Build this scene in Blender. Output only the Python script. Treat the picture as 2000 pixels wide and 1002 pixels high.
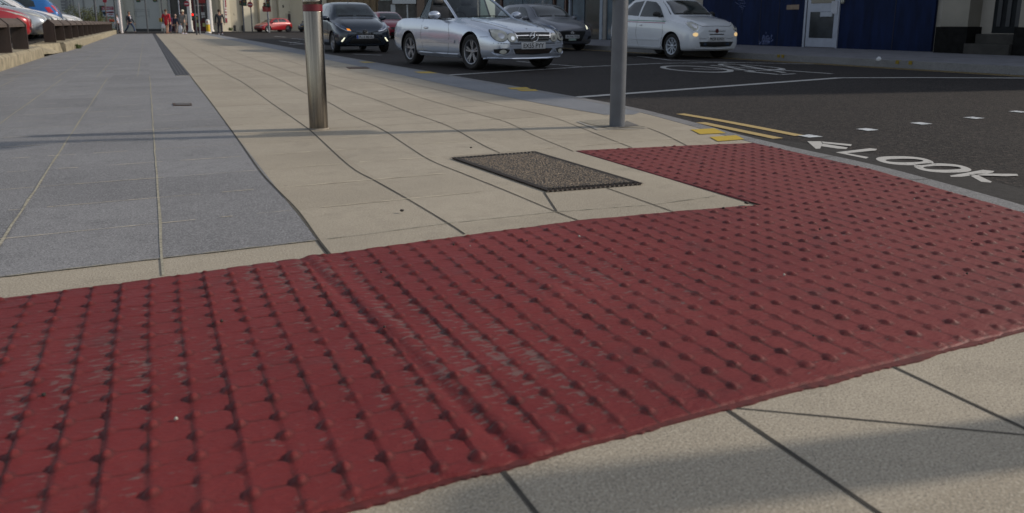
import bpy, bmesh, math, random
import numpy as np
from mathutils import Vector, Matrix
from mathutils.bvhtree import BVHTree
R = math.radians
random.seed(7); rng = np.random.default_rng(7)
SC = bpy.context.scene
COL = SC.collection
for o in list(bpy.data.objects): bpy.data.objects.remove(o)

# ------------------------------------------------------------------ camera, sky, sun, exposure
CAM_H = 0.83; FPX = 1498.0; PITCH = R(12.02); CYP = 364.0
cd = bpy.data.cameras.new("camera"); cam = bpy.data.objects.new("camera", cd); COL.objects.link(cam)
cam.location = (0, 0, CAM_H); cam.rotation_euler = (R(90) - PITCH, 0, 0)
cd.sensor_width = 36; cd.lens = FPX / 2000 * 36; cd.shift_y = -(501 - CYP) / 2000
cd.clip_start = 0.05; cd.clip_end = 2000
cd.dof.use_dof = True; cd.dof.focus_distance = 4.6; cd.dof.aperture_fstop = 4.5
SC.camera = cam
SUN_AZ = R(78.5); SUN_EL = R(28)
w = bpy.data.worlds.new("World"); SC.world = w; w.use_nodes = True
nt = w.node_tree; bg = nt.nodes['Background']
sky = nt.nodes.new('ShaderNodeTexSky'); sky.sky_type = 'NISHITA'; sky.sun_disc = False
sky.sun_elevation = SUN_EL; sky.sun_rotation = SUN_AZ
hs = nt.nodes.new('ShaderNodeHueSaturation'); hs.inputs['Saturation'].default_value = 0.46
nt.links.new(sky.outputs[0], hs.inputs['Color']); nt.links.new(hs.outputs[0], bg.inputs[0]); bg.inputs[1].default_value = 0.135
sd = bpy.data.lights.new("sun", 'SUN'); so = bpy.data.objects.new("sun", sd); COL.objects.link(so)
sd.energy = 2.75; sd.angle = R(1.4); sd.color = (1.0, 0.885, 0.735)
sdir = Vector((math.sin(SUN_AZ) * math.cos(SUN_EL), math.cos(SUN_AZ) * math.cos(SUN_EL), math.sin(SUN_EL)))
so.rotation_euler = sdir.to_track_quat('Z', 'Y').to_euler(); so.location = (30, 5, 30)
SC.view_settings.view_transform = 'Standard'; SC.view_settings.look = 'None'
SC.view_settings.exposure = 0.03; SC.view_settings.gamma = 1
SC.render.engine = 'CYCLES'

# ------------------------------------------------------------------ street frame: u runs up the street, v across it
AZ = R(25)
UX, UY = -math.sin(AZ), math.cos(AZ); VX, VY = math.cos(AZ), math.sin(AZ)
def W(u, v, z=0.0): return Vector((UX * u + VX * v, UY * u + VY * v, z))
def ray(x, y):
    dx = (x - 1000) / FPX; dy = -(y - CYP) / FPX
    return Vector((dx, math.cos(PITCH) + dy * math.sin(PITCH), -math.sin(PITCH) + dy * math.cos(PITCH)))
def G(x, y, z=0.0):
    d = ray(x, y); t = (z - CAM_H) / d.z
    return Vector((d.x * t, d.y * t, z))
def GD(x, y, D):           # point at distance D ahead
    d = ray(x, y); t = D / d.y
    return Vector((d.x * t, D, CAM_H + d.z * t))
ROADZ = -0.015

# ------------------------------------------------------------------ materials
def _nodes(name):
    m = bpy.data.materials.new(name); m.use_nodes = True
    return m, m.node_tree, m.node_tree.nodes['Principled BSDF']
_m = {}
def mat(name, col, rough=0.6, metal=0.0, coat=0.0, noise=0.12, nscale=6.0, bump=0.0, bscale=60.0, emit=None, es=0.0, spec=0.5, stretch=None):
    if name in _m: return _m[name]
    m, t, b = _nodes(name); _m[name] = m
    L = t.links
    b.inputs['Roughness'].default_value = rough; b.inputs['Metallic'].default_value = metal
    b.inputs['Coat Weight'].default_value = coat; b.inputs['Coat Roughness'].default_value = 0.03
    b.inputs['Specular IOR Level'].default_value = spec
    tc = t.nodes.new('ShaderNodeTexCoord'); mp = t.nodes.new('ShaderNodeMapping')
    L.new(tc.outputs['Object'], mp.inputs[0])
    if stretch: mp.inputs['Scale'].default_value = stretch
    n = t.nodes.new('ShaderNodeTexNoise'); n.inputs['Scale'].default_value = nscale; n.inputs['Detail'].default_value = 6
    L.new(mp.outputs[0], n.inputs['Vector'])
    cr = t.nodes.new('ShaderNodeValToRGB'); L.new(n.outputs['Fac'], cr.inputs[0])
    c0 = [max(0, c * (1 - noise)) for c in col]; c1 = [min(1, c * (1 + noise)) for c in col]
    cr.color_ramp.elements[0].position = .3; cr.color_ramp.elements[1].position = .7
    cr.color_ramp.elements[0].color = (*c0, 1); cr.color_ramp.elements[1].color = (*c1, 1)
    L.new(cr.outputs[0], b.inputs['Base Color'])
    if bump:
        n2 = t.nodes.new('ShaderNodeTexNoise'); n2.inputs['Scale'].default_value = bscale; n2.inputs['Detail'].default_value = 4
        L.new(mp.outputs[0], n2.inputs['Vector'])
        bp = t.nodes.new('ShaderNodeBump'); bp.inputs['Strength'].default_value = bump; bp.inputs['Distance'].default_value = 0.01
        L.new(n2.outputs['Fac'], bp.inputs['Height']); L.new(bp.outputs[0], b.inputs['Normal'])
    if emit:
        b.inputs['Emission Color'].default_value = (*emit, 1); b.inputs['Emission Strength'].default_value = es
    return m

def mixc(t, fac, a, b):
    n = t.nodes.new('ShaderNodeMix'); n.data_type = 'RGBA'
    if isinstance(fac, (int, float)): n.inputs[0].default_value = fac
    else: t.links.new(fac, n.inputs[0])
    for i, x in ((6, a), (7, b)):
        if isinstance(x, tuple): n.inputs[i].default_value = (*x, 1)
        else: t.links.new(x, n.inputs[i])
    return n.outputs[2]
def noise(t, vec, scale, detail=5, rough=.55):
    n = t.nodes.new('ShaderNodeTexNoise'); n.inputs['Scale'].default_value = scale; n.inputs['Detail'].default_value = detail
    n.inputs['Roughness'].default_value = rough; t.links.new(vec, n.inputs['Vector']); return n.outputs['Fac']
def ramp(t, fac, p0, p1, v0=0.0, v1=1.0):
    n = t.nodes.new('ShaderNodeMapRange'); t.links.new(fac, n.inputs[0])
    for i, x in ((1, p0), (2, p1), (3, v0), (4, v1)): n.inputs[i].default_value = x
    return n.outputs[0]
def math_(t, op, a, b=None):
    n = t.nodes.new('ShaderNodeMath'); n.operation = op
    for i, x in enumerate((a, b)):
        if x is None: continue
        if isinstance(x, (int, float)): n.inputs[i].default_value = x
        else: t.links.new(x, n.inputs[i])
    return n.outputs[0]
def bumpn(t, h, strength, dist, b):
    bp = t.nodes.new('ShaderNodeBump'); bp.inputs['Strength'].default_value = strength; bp.inputs['Distance'].default_value = dist
    t.links.new(h, bp.inputs['Height']); t.links.new(bp.outputs[0], b.inputs['Normal'])

def uvcoord(t):            # object coordinates turned into the street frame, in metres
    tc = t.nodes.new('ShaderNodeTexCoord'); mp = t.nodes.new('ShaderNodeMapping'); mp.vector_type = 'POINT'
    mp.inputs['Rotation'].default_value = (0, 0, -AZ)      # x becomes v, y becomes u
    t.links.new(tc.outputs['Object'], mp.inputs[0]); return mp.outputs[0]
def stone(name, base, dark, light, speck, rough=.75, rowlen=0.54, tint=.30):
    m, t, b = _nodes(name); L = t.links; v = uvcoord(t)
    big = noise(t, v, 1.3, 4); mid = noise(t, v, 9, 5); fine = noise(t, v, 150, 3, .75); sp = noise(t, v, 210, 2, .8)
    c = mixc(t, ramp(t, big, .35, .68), dark, base)
    # each slab its own tone
    sx = t.nodes.new('ShaderNodeSeparateXYZ'); L.new(v, sx.inputs[0])
    fx = math_(t, 'FLOOR', math_(t, 'DIVIDE', math_(t, 'ADD', sx.outputs[0], .02), .545))
    fy = math_(t, 'FLOOR', math_(t, 'DIVIDE', math_(t, 'ADD', sx.outputs[1], -2.94 + .54), .535))
    cb = t.nodes.new('ShaderNodeCombineXYZ'); L.new(fx, cb.inputs[0]); L.new(fy, cb.inputs[1])
    wn = t.nodes.new('ShaderNodeTexWhiteNoise'); L.new(cb.outputs[0], wn.inputs['Vector'])
    c = mixc(t, ramp(t, wn.outputs['Value'], 0, 1, 0, tint), c, light)
    c = mixc(t, ramp(t, mid, .45, .75, 0, .45), c, dark)
    stn = noise(t, v, 2.6, 7, .7); c = mixc(t, ramp(t, stn, .53, .70, 0, .60), c, tuple(x * .62 for x in dark))
    gum = t.nodes.new('ShaderNodeTexVoronoi'); gum.inputs['Scale'].default_value = 2.3; L.new(v, gum.inputs['Vector']); c = mixc(t, ramp(t, gum.outputs['Distance'], .030, .022, 0, .55), c, tuple(x * .45 for x in dark))
    c = mixc(t, ramp(t, fine, .50, .62, 0, .8), c, light)
    c = mixc(t, ramp(t, sp, .54, .62, 0, .85), c, speck)
    L.new(c, b.inputs['Base Color']); b.inputs['Roughness'].default_value = rough
    bumpn(t, math_(t, 'ADD', fine, math_(t, 'MULTIPLY', mid, 1.5)), .22, .003, b)
    return m
M_BEIGE = stone('beige_paving', (.385, .335, .255), (.285, .246, .186), (.52, .465, .375), (.10, .09, .08))
M_BLUE = stone('blue_granite_paving', (.185, .184, .190), (.135, .134, .139), (.37, .37, .38), (.045, .047, .055), tint=.30)
M_KERB = stone('kerb_granite', (.19, .19, .195), (.13, .13, .135), (.38, .38, .38), (.05, .05, .055), tint=0)
M_KERB2 = stone('pale_kerb_granite', (.175, .185, .205), (.135, .145, .165), (.33, .345, .37), (.07, .075, .09), tint=.2)
def asphalt():
    m, t, b = _nodes('asphalt'); L = t.links; v = uvcoord(t)
    vo = t.nodes.new('ShaderNodeTexVoronoi'); vo.inputs['Scale'].default_value = 55; L.new(v, vo.inputs['Vector'])
    big = noise(t, v, .8, 5); fine = noise(t, v, 150, 4, .7); mid = noise(t, v, 14, 4)
    c = mixc(t, ramp(t, big, .35, .7), (.0145, .0130, .0138), (.023, .0208, .0212))
    bw = t.nodes.new('ShaderNodeRGBToBW'); L.new(vo.outputs['Color'], bw.inputs[0])
    c = mixc(t, ramp(t, bw.outputs[0], .52, .78, 0, .65), c, (.070, .057, .050))
    c = mixc(t, ramp(t, fine, .5, .75, 0, .6), c, (.012, .011, .012))
    c = mixc(t, ramp(t, mid, .6, .8, 0, .35), c, (.075, .060, .052))
    L.new(c, b.inputs['Base Color']); b.inputs['Roughness'].default_value = .85; b.inputs['Specular IOR Level'].default_value = .25
    bumpn(t, math_(t, 'ADD', vo.outputs['Distance'], fine), .8, .006, b); return m
M_ASPH = asphalt()
M_ASPH2 = mat('smooth_asphalt', (.030, .028, .0275), .85, spec=.3, noise=.25, nscale=25, bump=.4, bscale=200)
def roadpaint(name, col, wear=.5, dim=(.05, .047, .045)):
    m, t, b = _nodes(name); v = uvcoord(t)
    a = noise(t, v, 45, 6, .75); g = noise(t, v, 6, 4)
    f = ramp(t, math_(t, 'ADD', math_(t, 'MULTIPLY', a, .7), math_(t, 'MULTIPLY', g, .3)), wear - .04, wear + .05)
    c = mixc(t, f, col, dim); c = mixc(t, ramp(t, noise(t, v, 300, 2), .4, .8, 0, .35), c, dim)
    t.links.new(c, b.inputs['Base Color']); b.inputs['Roughness'].default_value = .7
    bumpn(t, a, .3, .003, b); return m
M_WHITE = roadpaint('white_road_paint', (.50, .49, .47), .60)
M_WORNW = roadpaint('worn_white_road_paint', (.50, .50, .50), .54)
M_STUD = roadpaint('worn_stud_paint', (.62, .66, .70), .545, (.10, .11, .12))
M_YEL = roadpaint('faded_yellow_paint', (.46, .335, .13), .66)
M_YEL2 = roadpaint('bright_yellow_paint', (.50, .34, .012), .60, (.22, .20, .15))
M_JOINT = mat('dark_joint', (.050, .045, .038), .95, noise=.3, nscale=20)
M_JOINTL = mat('pale_joint_sand', (.30, .28, .22), .95, noise=.35, nscale=60)
def tactile():
    m, t, b = _nodes('red_tactile_paint'); L = t.links; v = uvcoord(t)
    sx = t.nodes.new('ShaderNodeSeparateXYZ'); L.new(v, sx.inputs[0])
    mp = t.nodes.new('ShaderNodeMapping'); mp.inputs['Scale'].default_value = (13, 30, 1); mp.inputs['Rotation'].default_value = (0, 0, R(-9)); L.new(v, mp.inputs[0])
    st = noise(t, mp.outputs[0], 2.2, 6, .62); big = noise(t, v, 1.2, 3); mid = noise(t, v, 7, 5); fine = noise(t, v, 190, 3, .7)
    # paint is worn through low between the blisters, most along the walked line
    at = t.nodes.new('ShaderNodeAttribute'); at.attribute_name = 'wear'
    k = math_(t, 'ADD', math_(t, 'MULTIPLY', st, .72), math_(t, 'MULTIPLY', at.outputs['Fac'], .30))
    f = ramp(t, k, .505, .555)
    c = mixc(t, ramp(t, big, .35, .7), (.138, .0135, .0150), (.180, .0235, .0235))
    c = mixc(t, ramp(t, mid, .5, .8, 0, .5), c, (.14, .030, .032))
    at2 = t.nodes.new('ShaderNodeAttribute'); at2.attribute_name = 'dusty'
    c = mixc(t, math_(t, 'MULTIPLY', at2.outputs['Fac'], .42), c, (.195, .058, .055))
    c = mixc(t, math_(t, 'MULTIPLY', f, .62), c, (.150, .115, .107))
    dk = noise(t, v, 3.1, 5, .6)
    c = mixc(t, ramp(t, dk, .60, .72, 0, .5), c, (.075, .030, .030))
    at3 = t.nodes.new('ShaderNodeAttribute'); at3.attribute_name = 'dirt_shade'
    c = mixc(t, math_(t, 'MULTIPLY', at3.outputs['Fac'], .72), c, (.030, .014, .013))  # painted darkening in seams and round blister feet: dirt plus crevice shade
    L.new(c, b.inputs['Base Color']); b.inputs['Roughness'].default_value = .46
    L.new(ramp(t, mid, .3, .7, .55, .75), b.inputs['Roughness'])
    b.inputs['Specular IOR Level'].default_value = .3
    bumpn(t, math_(t, 'ADD', math_(t, 'MULTIPLY', st, 2.0), math_(t, 'MULTIPLY', fine, .35)), .45, .005, b)
    return m
M_RED = tactile()
def gravelmat():
    m, t, b = _nodes('resin_bound_gravel'); v = uvcoord(t)
    vo = t.nodes.new('ShaderNodeTexVoronoi'); vo.inputs['Scale'].default_value = 95; t.links.new(v, vo.inputs['Vector'])
    bw = t.nodes.new('ShaderNodeRGBToBW'); t.links.new(vo.outputs['Color'], bw.inputs[0])
    c = mixc(t, ramp(t, bw.outputs[0], .2, .8), (.045, .032, .021), (.33, .26, .18))
    c = mixc(t, ramp(t, vo.outputs['Distance'], .25, .6), c, (.03, .022, .016))
    t.links.new(c, b.inputs['Base Color']); b.inputs['Roughness'].default_value = .6
    inv = math_(t, 'SUBTRACT', 1.0, vo.outputs['Distance']); bumpn(t, inv, 1.0, .006, b); return m
M_GRAVEL = gravelmat()
M_IRON = mat('rusty_iron', (.085, .055, .042), .75, metal=.3, noise=.5, nscale=40, bump=.4, bscale=120)
M_STEEL = mat('brushed_steel', (.23, .205, .175), .19, metal=1.0, noise=.30, nscale=2, stretch=(45, 45, .8), bump=.10, bscale=14)
M_DRED = mat('dark_red_band', (.13, .006, .014), .4, noise=.08)
M_PURP = mat('purple_band', (.10, .02, .09), .35)
M_POLE = mat('grey_pole_paint', (.095, .104, .122), .5, coat=.0, noise=.14, nscale=7, bump=.12, bscale=25)
M_POLED = mat('dark_pole_paint', (.06, .065, .075), .45, noise=.15)
M_POLEW = mat('white_column_paint', (.62, .58, .58), .4, noise=.08)
M_BLACK = mat('black_plastic', (.012, .012, .013), .5, noise=.2)
M_RUBBER = mat('tyre_rubber', (.014, .013, .013), .8, noise=.2, nscale=20)
M_CHROME = mat('chrome', (.75, .75, .76), .12, metal=1.0, noise=.02)
M_RIM = mat('alloy_rim', (.26, .27, .30), .35, metal=.7, noise=.1)
M_RIML = mat('light_wheel_cover', (.42, .46, .52), .35, metal=.3, noise=.08)
M_LENS = mat('headlamp_lens', (.46, .46, .41), .12, metal=.0, coat=1.0, noise=.35, nscale=9)
M_LENSD = mat('dark_headlamp_lens', (.08, .11, .17), .06, metal=.5, coat=1.0, noise=.6, nscale=14)
M_DRL = mat('lit_daytime_lamp', (.9, .9, .8), .3, emit=(1, .98, .72), es=1.1)
M_AMBER = mat('lit_amber_lamp', (.8, .25, .02), .3, emit=(1, .30, .02), es=.9)
M_WARM = mat('lit_warm_lamp', (.8, .6, .3), .3, emit=(1, .66, .30), es=.55)
M_TAIL = mat('red_lamp', (.45, .01, .02), .15, coat=1, noise=.1)
M_PLATE = mat('white_number_plate', (.50, .51, .53), .4, noise=.03)
M_PTEXT = mat('plate_lettering', (.01, .01, .012), .5)
M_PBLUE = mat('plate_blue_band', (.02, .07, .40), .4)
def glassy(name, tint, trans):
    m = bpy.data.materials.new(name); m.use_nodes = True; t = m.node_tree
    for n in list(t.nodes): t.nodes.remove(n)
    o = t.nodes.new('ShaderNodeOutputMaterial'); tr = t.nodes.new('ShaderNodeBsdfTransparent'); tr.inputs[0].default_value = (*tint, 1)
    gl = t.nodes.new('ShaderNodeBsdfGlossy'); gl.inputs['Roughness'].default_value = .03; gl.inputs[0].default_value = (.9, .95, 1, 1)
    fr = t.nodes.new('ShaderNodeFresnel'); fr.inputs[0].default_value = 1.6
    a = t.nodes.new('ShaderNodeMath'); a.operation = 'MULTIPLY_ADD'; a.inputs[1].default_value = .42 if trans > .02 else .16; a.inputs[2].default_value = trans
    t.links.new(fr.outputs[0], a.inputs[0])
    mx = t.nodes.new('ShaderNodeMixShader'); t.links.new(a.outputs[0], mx.inputs[0]); t.links.new(tr.outputs[0], mx.inputs[1]); t.links.new(gl.outputs[0], mx.inputs[2])
    t.links.new(mx.outputs[0], o.inputs[0]); return m
M_GLASS = glassy('clear_car_glass', (.40, .47, .47), .04)
M_DGLASS = mat('tinted_glass', (.018, .026, .030), .04, coat=.5, noise=.8, nscale=2.2, spec=.5)
M_SHOPG = mat('shop_window_glass', (.02, .028, .032), .08, coat=.5, noise=.6, nscale=1.5)
M_QGLASS = glassy('quarter_glass', (.30, .38, .40), .0)
def paint(name, c, metal=.35, rough=.3, noise=.04): return mat(name, c, rough, metal=metal, coat=.8, noise=noise, nscale=3)

# ------------------------------------------------------------------ mesh helpers
def link(name, me, m, parent=None, smooth=None):
    o = bpy.data.objects.new(name, me); COL.objects.link(o)
    if m is not None:
        for x in (m if isinstance(m, (list, tuple)) else [m]): me.materials.append(x)
    if parent: o.parent = parent
    if smooth is not None:
        me.polygons.foreach_set('use_smooth', [True] * len(me.polygons))
        if smooth < 180: me.set_sharp_from_angle(angle=R(smooth))
    return o
def obj(name, bm, m, parent=None, smooth=None, recalc=True):
    me = bpy.data.meshes.new(name)
    if recalc: bmesh.ops.recalc_face_normals(bm, faces=bm.faces)
    bm.to_mesh(me); bm.free(); return link(name, me, m, parent, smooth)
def thing(name, label, cat, loc=(0, 0, 0), rz=0.0, group=None):
    o = bpy.data.objects.new(name, None); COL.objects.link(o); o.empty_display_size = .2
    o.location = loc; o.rotation_euler = (0, 0, rz); return tag(o, label, cat, group)
def tag(o, label, cat, group=None):
    o['label'] = label; o['category'] = cat
    if group: o['group'] = group
    return o
def struct(o, kind='structure'): o['kind'] = kind; return o
def dup(root, loc=None, rz=None, label=None, group=None):
    r = root.copy(); COL.objects.link(r)
    if loc is not None: r.location = loc
    if rz is not None: r.rotation_euler = (0, 0, rz)
    if label: r['label'] = label
    if group: r['group'] = group
    def rec(a, b):
        for ch in a.children:
            c = ch.copy(); COL.objects.link(c); c.parent = b; rec(ch, c)
    rec(root, r); return r
def bx(bm, x0, x1, y0, y1, z0, z1, M=None, bev=0.0):
    r = bmesh.ops.create_cube(bm, size=1)
    vs = r['verts']
    for v in vs:
        v.co = Vector(((x0 + x1) / 2 + v.co.x * (x1 - x0), (y0 + y1) / 2 + v.co.y * (y1 - y0), (z0 + z1) / 2 + v.co.z * (z1 - z0)))
    if bev:
        es = list({e for v in vs for e in v.link_edges})
        rr = bmesh.ops.bevel(bm, geom=es, offset=bev, segments=2, affect='EDGES', profile=.5)
        vs = list({v for f in rr['faces'] for v in f.verts} | {v for v in vs if v.is_valid})
    if M is not None:
        for v in vs: v.co = M @ v.co
    return vs
def tube(bm, pts, r, seg=12, cap=True):
    pts = [Vector(p) for p in pts]; rs = r if isinstance(r, (list, tuple)) else [r] * len(pts)
    rings = []
    for i, p in enumerate(pts):
        d = (pts[min(i + 1, len(pts) - 1)] - pts[max(i - 1, 0)]).normalized()
        a = d.orthogonal().normalized() if i == 0 else (rings_a - d * rings_a.dot(d)).normalized()
        rings_a = a; b = d.cross(a)
        rings.append([bm.verts.new(p + (a * math.cos(2 * math.pi * k / seg) + b * math.sin(2 * math.pi * k / seg)) * rs[i]) for k in range(seg)])
    for i in range(len(rings) - 1):
        for k in range(seg):
            bm.faces.new((rings[i][k], rings[i][(k + 1) % seg], rings[i + 1][(k + 1) % seg], rings[i + 1][k]))
    if cap: bm.faces.new(rings[0][::-1]); bm.faces.new(rings[-1])
def lathe(bm, prof, seg=32, axis='z', c=(0, 0, 0), cap=True):
    c = Vector(c); rings = []
    for r_, h_ in prof:
        ring = []
        for k in range(seg):
            a = 2 * math.pi * k / seg
            p = Vector((r_ * math.cos(a), r_ * math.sin(a), h_)) if axis == 'z' else Vector((r_ * math.cos(a), h_, r_ * math.sin(a)))
            ring.append(bm.verts.new(c + p))
        rings.append(ring)
    for i in range(len(rings) - 1):
        for k in range(seg): bm.faces.new((rings[i][k], rings[i][(k + 1) % seg], rings[i + 1][(k + 1) % seg], rings[i + 1][k]))
    for ring in (rings[0], rings[-1]) if cap else ():
        if prof[rings.index(ring)][0] > 1e-4:
            try: bm.faces.new(ring)
            except ValueError: pass
def ellipsoid(bm, c, rx, ry, rz, seg=14, M=None):
    r = bmesh.ops.create_uvsphere(bm, u_segments=seg, v_segments=max(8, seg // 2 + 2), radius=1)
    for v in r['verts']:
        v.co = Vector((v.co.x * rx, v.co.y * ry, v.co.z * rz))
        if M is not None: v.co = M @ v.co
        v.co += Vector(c)
def slab(bm, pts, z0, z1):      # polygon prism, pts world xy
    top = [bm.verts.new((p[0], p[1], z1)) for p in pts]; bot = [bm.verts.new((p[0], p[1], z0)) for p in pts]
    bm.faces.new(top); bm.faces.new(bot[::-1]); n = len(pts)
    for i in range(n): bm.faces.new((top[i], bot[i], bot[(i + 1) % n], top[(i + 1) % n]))
def sheet(bm, pts, z):
    bm.faces.new([bm.verts.new((p[0], p[1], z)) for p in pts])
def strip(bm, pts, wd, z, z0=None, jit=0.0):   # ground ribbon of width wd along world points
    pts = [Vector((p[0], p[1], 0)) for p in pts]; prev = None
    for i, p in enumerate(pts):
        d = (pts[min(i + 1, len(pts) - 1)] - pts[max(i - 1, 0)]).normalized(); n = Vector((-d.y, d.x, 0))
        ww = wd * (1 + random.uniform(-jit, jit)) / 2
        a = bm.verts.new((p.x + n.x * ww, p.y + n.y * ww, z)); b = bm.verts.new((p.x - n.x * ww, p.y - n.y * ww, z))
        if prev: bm.faces.new((prev[0], prev[1], b, a))
        prev = (a, b)
def dense(pts, step):
    out = []
    for a, b in zip(pts[:-1], pts[1:]):
        a = Vector(a); b = Vector(b); n = max(1, int((b - a).length / step))
        for i in range(n): out.append(a.lerp(b, i / n))
    out.append(Vector(pts[-1])); return out
def crom(pts, n=8):
    P = [Vector(p) for p in pts]; P = [P[0] * 2 - P[1]] + P + [P[-1] * 2 - P[-2]]; out = []
    for i in range(1, len(P) - 2):
        for k in range(n):
            t = k / n; a, b, c, d = P[i - 1], P[i], P[i + 1], P[i + 2]
            out.append(.5 * ((2 * b) + (c - a) * t + (2 * a - 5 * b + 4 * c - d) * t * t + (3 * b - a - 3 * c + d) * t ** 3))
    out.append(P[-2]); return out
_tc = {}
def textmesh(bm, s, h, M, width=None, thick=.002, bold=True):
    if (s, bold) not in _tc:
        cu = bpy.data.curves.new('t', 'FONT'); cu.body = s; cu.size = 1; cu.extrude = 0; cu.offset = .022 if bold else 0; cu.resolution_u = 3
        to = bpy.data.objects.new('t', cu); COL.objects.link(to); dg = bpy.context.evaluated_depsgraph_get(); dg.update()
        me = bpy.data.meshes.new_from_object(to.evaluated_get(dg)); bpy.data.objects.remove(to)
        vs = np.array([v.co[:] for v in me.vertices]); fs = [tuple(p.vertices) for p in me.polygons]; _tc[(s, bold)] = (vs, fs)
    vs, fs = _tc[(s, bold)]; mn = vs.min(0); mx = vs.max(0); hh = mx[1] - mn[1]; ww = mx[0] - mn[0]
    sy = h / hh; sx_ = sy if width is None else width / ww
    q = [bm.verts.new(M @ Vector(((v[0] - (mn[0] + mx[0]) / 2) * sx_, (v[1] - (mn[1] + mx[1]) / 2) * sy, thick))) for v in vs]
    for f in fs:
        try: bm.faces.new([q[i] for i in f])
        except ValueError: pass

# ------------------------------------------------------------------ ground, road, pavements
bm = bmesh.new(); sheet(bm, [(-900, -300), (900, -300), (900, 1500), (-900, 1500)], -.20)
struct(obj('ground', bm, M_ASPH2))
# kerb line (outer edge, towards the road) of the near pavement in street coordinates
KO = [(-6.0, 0.6), (-3.0, 1.75), (-.5, 2.75), (1.0, 3.28), (2.03, 3.60), (3.06, 3.86), (3.87, 3.93), (4.5, 4.02), (5.4, 4.20), (6.4, 4.36), (7.5, 4.41), (10, 4.42), (16, 4.42), (24, 4.44), (40, 4.55), (58, 4.6), (68, 4.6)]
KOw = crom([W(*p) for p in KO], 6)
def off(pts, d):
    out = []
    for i, p in enumerate(pts):
        t = (pts[min(i + 1, len(pts) - 1)] - pts[max(i - 1, 0)]).normalized(); n = Vector((t.y, -t.x, 0)); out.append(p + n * d)
    return out
KI = off(KOw, -.14)
bm = bmesh.new()
road = [W(-60, 13.1), W(150, 13.1), W(150, -60), W(69, -60), W(69, 3)] + [p for p in reversed(off(KOw, -.05))] + [W(-60, -16)]
sheet(bm, road, ROADZ); struct(obj('road', bm, M_ASPH))
# smoother strip of asphalt along the dropped kerb
bm = bmesh.new()
ks = [p for p in KOw]
a = [p for p in ks if -6 < p.x * UX + p.y * UY < 4.9]
b2 = off(a, .33)
prev = None
for i, (p, q) in enumerate(zip(a, b2)):
    k = min(1, (len(a) - 1 - i) / 8); q = p.lerp(q, k)
    va, vb = bm.verts.new((p.x, p.y, ROADZ + .004)), bm.verts.new((q.x, q.y, ROADZ + .004))
    if prev: bm.faces.new((prev[0], prev[1], vb, va))
    prev = (va, vb)
struct(obj('road_patch', bm, M_ASPH2))
bm = bmesh.new()
pav = [p for p in KI] + [W(68, -2.2), W(28, -2.2), W(23, -2.4), W(-6, -2.4), W(-6, -.6)]
slab(bm, pav, -.15, 0.0); struct(obj('pavement', bm, M_BEIGE))
bm = bmesh.new()
sheet(bm, [W(2.93, .53), W(13.5, .55), W(13.5, .36), W(68, .36), W(68, -2.18), W(28, -2.18), W(23, -2.38), W(2.93, -2.38)], .002)
struct(obj('granite_paving', bm, M_BLUE))
bm = bmesh.new()        # granite margin beside the kerb
inner = [W(68, 3.85), W(40, 3.75), W(24, 3.72), (W(12, 3.70)), W(9.3, 3.65), W(8.2, 3.67), W(7, 3.70), W(6.05, 3.77), W(5.95, 4.02)]
outer = [p for p in KI if p.x * UX + p.y * UY > 6.02]
vi = [bm.verts.new((p.x, p.y, .003)) for p in outer + inner]
bm.faces.new(vi); bmesh.ops.triangulate(bm, faces=bm.faces[:])
for v in bm.verts: v.co.z = .0012
struct(obj('granite_margin', bm, M_KERB2))
bm = bmesh.new()        # the kerb itself
prev = None
for p, q in zip(KOw, KI):
    ring = [bm.verts.new((q.x, q.y, .002)), bm.verts.new((p.x * .93 + q.x * .07, p.y * .93 + q.y * .07, .002)), bm.verts.new((p.x, p.y, -.004)), bm.verts.new((p.x, p.y, -.14)), bm.verts.new((q.x, q.y, -.14))]
    if prev:
        for k in range(5): bm.faces.new((prev[k], prev[(k + 1) % 5], ring[(k + 1) % 5], ring[k]))
    prev = ring
struct(obj('kerb', bm, M_KERB))
bm = bmesh.new(); acc = 0
for i in range(1, len(KOw)):
    acc += (KOw[i] - KOw[i - 1]).length
    if acc > .72: acc = 0; strip(bm, [KOw[i] + (KI[i] - KOw[i]) * f for f in (-.01, 1.0)], .006, .0042)
struct(obj('kerb_joint', bm, M_JOINT))
# dark paving joints, with the gentle waves the slabs are laid in
bm = bmesh.new()
def gj(pts, wd=.009, z=.0024):
    P = crom([G(*p) for p in pts], 5); strip(bm, P, wd, z, jit=.12)
gj([(620, 470), (640, 497)], .010)
strip(bm, crom([W(u, v) for u, v in [(2.72, .535), (2.93, .535), (3.46, .544), (3.97, .527), (4.53, .515), (6, .53), (9, .55), (13.4, .565)]], 6), .009, .0040)
gj([(300, 65.5), (320, 69), (409, 124), (469, 158), (528, 200), (580, 236), (612, 260), (681, 323), (734, 354), (796, 389), (876, 437), (908, 458)], .0072)
gj([(392, 96), (441, 115), (528, 148), (602, 185), (641, 200), (684, 224), (746, 253), (792, 283), (840, 313), (906, 340), (986, 372), (1086, 414), (1132, 432)], .0072)
gj([(340, 72), (410, 87), (472, 107), (525, 126), (599, 151), (639, 164), (728, 193), (792, 217), (872, 245), (942, 283), (976, 299)], .007)
gj([(1186, 368), (1276, 400), (1320, 416)], .0072)
gj([(370, 70), (478, 96), (543, 112), (599, 131), (666, 150), (742, 164), (818, 190), (897, 213), (936, 224), (987, 238), (1044, 265), (1120, 296)], .007)
gj([(636, 126), (735, 150), (803, 164), (868, 179), (936, 197), (1041, 220), (1091, 233), (1160, 260), (1235, 289)], .007)
gj([(803, 150), (861, 164), (904, 173), (972, 186), (1073, 206), (1188, 226)], .006)
gj([(1265, 250), (1300, 264), (1342, 285)], .008)
gj([(1063, 376), (1088, 414)], .008)
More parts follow.
